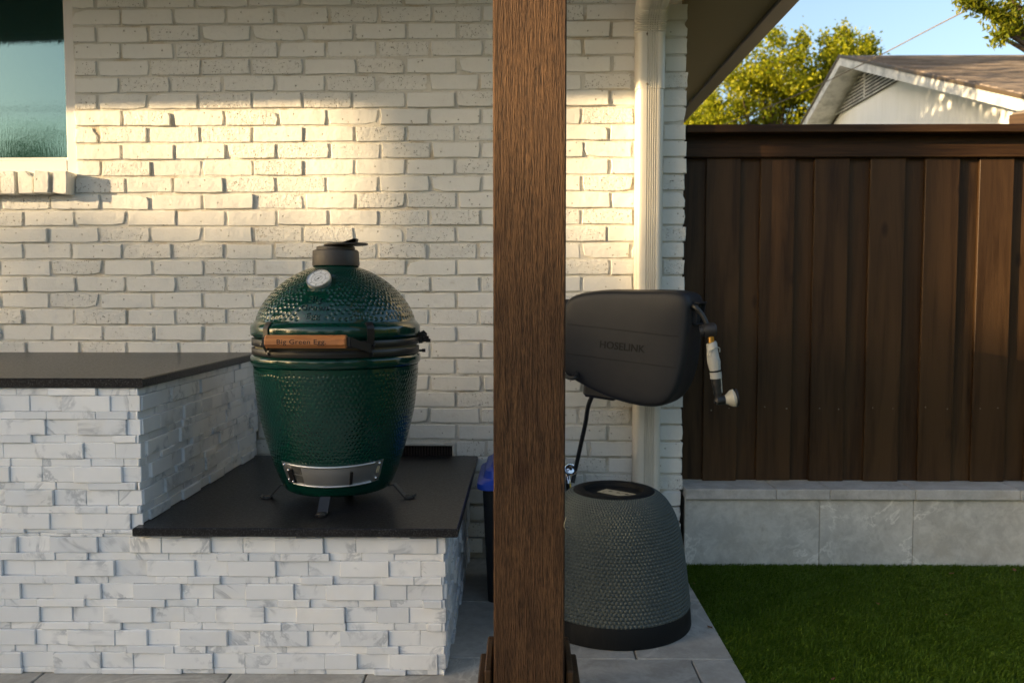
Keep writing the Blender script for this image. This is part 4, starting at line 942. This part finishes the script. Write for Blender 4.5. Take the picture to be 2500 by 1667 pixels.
# roof planes: courses of shingles on the slope that faces the patio
rf = MB().prism([(yN, zN), (pk[1], pk[2]), (yF, zF), (yF, zF-.10), (pk[1], pk[2]-.10), (yN, zN-.10)], lambda y, z: (GX+.03, y, z-.02), lambda y, z: (XE, y, z-.02)).build('roof', m['shingle'], nb)
for i in range(46):
    t0, t1 = i*.146, i*.146+.16
    ya, yb = yN+t0*.93, yN+t1*.93
    if yb > pk[1]: break
    za, zb_ = zN+(ya-yN)*sl1, zN+(yb-yN)*sl1
    MB().add([(GX+.02, ya, za+.006), (XE, ya, za+.006), (XE, yb, zb_-.006), (GX+.02, yb, zb_-.006), (GX+.02, ya, za-.016), (XE, ya, za-.016), (XE, yb, zb_-.018), (GX+.02, yb, zb_-.018)],
             [(0, 1, 2, 3), (0, 4, 5, 1), (3, 7, 4, 0), (1, 5, 6, 2)]).build('shingle_course', m['shingle'], rf)
# rake boards and soffits
for s_, yE, zE in ((1, yN, zN), (-1, yF, zF)):
    L_ = 1; sl_ = sl1 if s_ > 0 else sl2
    MB().prism([(yE, zE-.015), (pk[1], pk[2]-.015), (pk[1], pk[2]-.165), (yE, zE-.165)], lambda y, z: (GX-.012, y, z), lambda y, z: (GX+.022, y, z)).build('rake_board', m['trimw'], nb)
    MB().prism([(yE, zE-.125), (pk[1], pk[2]-.125), (pk[1], pk[2]-.15), (yE, zE-.15)], lambda y, z: (GX+.022, y, z), lambda y, z: (WXg, y, z)).build('rake_soffit', m['trimw'], nb)
    MB().prism([(yE, zE-.005), (pk[1], pk[2]-.005), (pk[1], pk[2]-.045), (yE, zE-.045)], lambda y, z: (GX-.030, y, z), lambda y, z: (GX-.012, y, z)).build('drip_edge', m['gutter'], nb)
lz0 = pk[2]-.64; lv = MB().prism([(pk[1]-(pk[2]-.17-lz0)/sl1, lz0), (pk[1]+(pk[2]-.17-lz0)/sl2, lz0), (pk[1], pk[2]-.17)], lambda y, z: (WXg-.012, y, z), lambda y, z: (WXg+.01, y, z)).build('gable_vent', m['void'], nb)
nl = 9
for i in range(nl):
    z = lz0+i*(pk[2]-.20-lz0)/nl; ya, yb = pk[1]-(pk[2]-.17-z-.02)/sl1, pk[1]+(pk[2]-.17-z-.02)/sl2
    MB().add([(WXg-.045, ya, z), (WXg-.045, yb, z), (WXg-.013, yb, z+.012), (WXg-.013, ya, z+.012), (WXg-.045, ya, z+.020), (WXg-.045, yb, z+.020), (WXg-.013, yb, z+.030), (WXg-.013, ya, z+.030)],
             [(0, 1, 2, 3), (7, 6, 5, 4), (0, 4, 5, 1), (2, 6, 7, 3), (0, 3, 7, 4), (1, 5, 6, 2)]).build('louvre', m['trimw'], lv)
MB().box(WXg-.052, WXg-.044, pk[1]-.02, pk[1]+.02, lz0, pk[2]-.2).build('vent_mullion', m['trimw'], lv)
# corner of a shed roof at the right edge
sY = 5.6; s0 = P(2470, 277, sY); shed = empty('garden_shed', (s0[0]+1.2, sY+.9, 0)); tag(shed, 'brown shingled shed roof corner peeking above the fence at the white house', 'shed')
ex_, ez_ = 0, s0[2]; sYY = sY; sY = 0; shed.matrix_basis = Matrix.Translation((s0[0], sYY, 0)) @ Matrix.Rotation(math.radians(-38), 4, 'Z')
MB().box(ex_+.18, ex_+2.2, sY+.18, sY+1.8, -.06, ez_-.05).build('wall', m['siding'], shed, local=True)
MB().add([(ex_, sY, ez_), (ex_+2.4, sY, ez_), (ex_+2.4, sY+2, ez_), (ex_, sY+2, ez_), (ex_+1.0, sY+1, ez_+.42), (ex_+1.4, sY+1, ez_+.42), (ex_, sY, ez_-.05), (ex_+2.4, sY, ez_-.05), (ex_+2.4, sY+2, ez_-.05), (ex_, sY+2, ez_-.05)],
         [(0, 1, 5, 4), (1, 2, 5), (2, 3, 4, 5), (3, 0, 4), (6, 7, 1, 0), (7, 8, 2, 1), (8, 9, 3, 2), (9, 6, 0, 3), (9, 8, 7, 6)]).build('roof', m['shingle'], shed, local=True)
MB().box(ex_-.012, ex_+2.41, sY-.014, sY-.002, ez_-.11, ez_-.012).build('fascia', m['fence_h'], shed, local=True)

# ------------------------------------------------------------------ overhead cables
def cable(name, pts, r, label, group=None):
    o = MB().tube(catmull(pts, 8), r, 6).build(name, m['wire']); tag(o, label, 'cable', group); return o
cable('overhead_cable', [P(1660, 345, 13.0), P(1797, 293, 11.5), P(1960, 226, 10.0), P(2118, 151, 8.6), P(2270, 72, 7.4), P(2406, 1, 6.6), P(2620, -120, 5.6), P(2900, -290, 4.9)], .0055, 'thin sagging overhead cable crossing the sky above the white gabled house')
for i, (z, yy) in enumerate(((6.35, -15.5), (5.9, -15.0), (5.55, -14.5))):
    cable('power_line', [(-40, yy, z+.9), (-26, yy, z+.15), (-14, yy, z), (0, yy, z+.2), (14, yy, z+.8)], .022, 'power line strung behind the yard, mirrored in the window', 'power lines mirrored in the window')

# ------------------------------------------------------------------ trees
def leaves(centers, n, size, spread, aspect=.55, droop=0.0):
    c = np.array(centers, float); idx = rng.integers(0, len(c), n); p = c[idx, :3]+rng.normal(0, 1, (n, 3))*(c[idx, 3:4]*spread)
    d = rng.normal(0, 1, (n, 3)); d[:, 2] -= droop; d /= np.linalg.norm(d, axis=1)[:, None]; e = np.cross(d, rng.normal(0, 1, (n, 3))); e /= np.linalg.norm(e, axis=1)[:, None]
    L = size*rng.uniform(.6, 1.25, n)[:, None]; nrm = np.cross(d, e)
    V = np.stack([p-d*L*.5, p+e*L*aspect*.5+nrm*L*.06, p+d*L*.5, p-e*L*aspect*.5+nrm*L*.06], 1).reshape(-1, 3)
    k = np.arange(n)[:, None]*4; return V, np.concatenate([k+[0, 1, 2], k+[0, 2, 3]], 0)
def clumps(ells, n, rmin, rmax):
    out = []
    for _ in range(n):
        x, y, z, rx, ry_, rz = ells[rng.integers(0, len(ells))]
        v = rng.normal(0, 1, 3); v /= np.linalg.norm(v); r = rng.uniform(.35, 1.0)**.6
        out.append((x+v[0]*rx*r, y+v[1]*ry_*r, z+v[2]*rz*r, rng.uniform(rmin, rmax)))
    return out
def tree(name, label, base, ells, nclump, nleaf, size, mat, trunk_r=.16, cr=(.12, .35), group=None, lean=(0, 0), droop=0, extra=None, aspect=.55):
    t = empty(name, base); tag(t, label, 'tree', group)
    cl = clumps(ells, nclump, *cr)+(extra or [])
    top = np.mean([e[:3] for e in ells], axis=0); b = np.array(base, float)
    tb = MB().tube(catmull([b-[0, 0, .05], b*.6+top*.4+[.02, .02, 0], top], 5), [trunk_r*(1-.045*i) for i in range(11)], 10)
    for e in cl[::max(1, len(cl)//14)]:
        q0 = b*.45+top*.55; q1 = np.array(e[:3]); tb.tube(catmull([q0, q0*.5+q1*.5+[0, 0, .1], q1], 4), [trunk_r*.42*(1-.105*i) for i in range(9)], 6)
    tb.build('trunk', m['bark'], t, smooth=60)
    V, Fc = leaves(cl, nleaf, size, 1.0, aspect, droop); V = V-np.array(base)
    obj('crown', fast('crown', V, Fc, m[mat]), t); return t
def AT(px, py, Y): return tuple(P(px, py, Y))
Yt = 17.0
els = []
for px, py, rx, rz in ((1760, 250, 1.15, 1.15), (1850, 190, 1.1, .95), (1960, 175, 1.05, .75), (2060, 180, .75, .62), (1700, 330, 1.0, .9), (1900, 290, 1.4, 1.2), (2030, 290, 1.2, 1.1), (1830, 370, 1.5, 1.1)):
    x, y, z = AT(px, py, Yt); els.append((x, y+rng.uniform(-.6, .6), z, rx*.8, .9, rz*.8))
ext = [(*AT(px, py, Yt), .08) for px, py in ((2063, 92), (2060, 78), (2068, 112), (2120, 105), (2128, 122), (2110, 130), (1955, 92), (1960, 110), (2015, 96), (1890, 85), (1900, 100), (2075, 130), (2030, 115), (1832, 110), (1800, 130))]
tree('background_tree', 'sunlit yellow green leafy tree rising behind the fence left of the white gable', (5.0, 17.4, -.06), els, 250, 40000, .088, 'leaf', .2, (.07, .20), extra=ext)
Yp = 6.4
els = [(*AT(px, py, Yp), .16, .3, .10) for px, py in ((2460, -75), (2510, -50), (2570, -20), (2530, -90))]
ext = [(*AT(px, py, Yp), .040) for px, py in ((2475, 45), (2462, 62), (2450, 78), (2442, 90), (2490, 58), (2430, 38), (2420, 25), (2395, 8), (2372, 3), (2356, 2), (2460, 20))]
pb_ = AT(3100, -200, 7.0)
tree('pecan_tree', 'leafy green branch hanging into the sky above the shed roof', (5.9, 7.2, -.06), els+[(5.9, 7.0, 5.2, .8, .8, .6)]*3, 46, 3800, .055, 'pecan', .17, (.05, .12), extra=ext*3, droop=.8, aspect=.32)
# yard beyond the picture: what shades the wall and stands in the reflections
def sunp(u, s, z=0):     # u: across the sun's rays, s: metres back towards the sun
    e = np.array([math.sin(SUN_PHI), -math.cos(SUN_PHI)]); d = np.array([-math.cos(SUN_PHI), -math.sin(SUN_PHI)])
    c = np.array([0, 3.6]); q_ = c+d*s-e*(u-3.6*math.cos(SUN_PHI)); return (q_[0], q_[1], z)
rng = np.random.default_rng(33)          # crowns of the yard stay the same whatever else changes
SD = 24.0; ext = []
for u in np.arange(-2.5, 6.7, .34):  # unseen crown, its top edge shaped so the sun patch lands on the wall
    for z in list(np.arange(.9, 5.15, .40))+[5.32, 5.50, 5.68, 5.88]:
        if z > 5.2 and rng.random() > ({5.32: .75, 5.50: .42, 5.68: .12, 5.88: 0.0} if u > 3.4 else {5.32: .85, 5.50: .6, 5.68: .30, 5.88: .08})[round(float(z), 2)]: continue
        x, y, _ = sunp(u+rng.uniform(-.12, .12), SD+rng.uniform(-.8, .8)); ext.append((x, y, z-((.36 if u > 3.4 else .30) if z > 1.2 else 0)+rng.uniform(-.08, .08), .28 if z < 5.0 else .20))
tb_ = sunp(2.4, SD); x, y, _ = tb_
tree('sun_screen_tree', 'unseen broad dark leafy tree with its crown shaped to shade the wall and fence', (tb_[0], tb_[1], -.06), [(x, y, 3.0, 1.5, 1.5, 1.5)], 20, 46000, .19, 'leafdark', .22, (.25, .45), extra=ext)
for u, s_, tr_, lab in ((3.48, 16.0, .195, 'unseen slim tree added so its bare trunk shades the wall left of the downspout'), (2.955, 11.0, .205, 'unseen slim tree added so its bare trunk shades the left part of the fence')):
    x, y, _ = sunp(u, s_)  # unseen trunks added as narrow sun blockers for wall and fence
    tree('shadow_trunk_tree', lab, (x, y, -.06), [(x, y, 7.6, 1.2, 1.2, .9)], 60, 5000, .14, 'leafdark', tr_, (.2, .35))
for i, (x, y, zc, r, rz) in enumerate(((-14.3, -15, 2.7, 1.5, 2.9), (-18.5, -14, 2.8, 2.2, 3.2), (-11.2, -15.5, 2.2, 1.6, 2.5), (-3, -17, 2.2, 2.4, 2.2), (4.5, -16, 2.8, 2.6, 2.8), (11, -13, 3.2, 2.6, 3.0))):
    tree('shrub_tree', 'leafy tree behind the yard, mirrored in the window and the grill glaze', (x, y, -.06), [(x, y, zc, r, r*.7, rz)], 70, 7000, .24, 'leafdark', .14, (.2, .45), group='trees behind the yard')
x, y = -1.2, 9.6  # unseen tree added behind the house wall to shade the gable
tree('gable_shade_tree', 'unseen tree added in the side yard to shade the white gable', (x, y, -.06), [(x, y, 4.3, 1.6, 1.7, 1.5), (x+.4, y+1.8, 4.7, 1.2, 1.6, 1.3), (x, y-1.7, 3.2, 1.2, 1.2, 1.1)], 170, 34000, .20, 'leaf', .15, (.2, .4))

for i, (x, y, h) in enumerate(((7.2, -4.5, 1.9), (8.4, -1.2, 2.2), (8.0, 2.2, 1.9))):  # unseen trees added to bounce warm light from the right
    tree('bounce_tree', 'unseen low bushy tree added on the far right to bounce warm light', (x, y, -.06), [(x, y, h*.55, 1.3, 1.9, h*.62), (x+.4, y+.5, h, 1.1, 1.5, h*.4)], 90, 9000, .2, 'leaf', .12, (.2, .42), group='unseen trees added for warm bounce light')
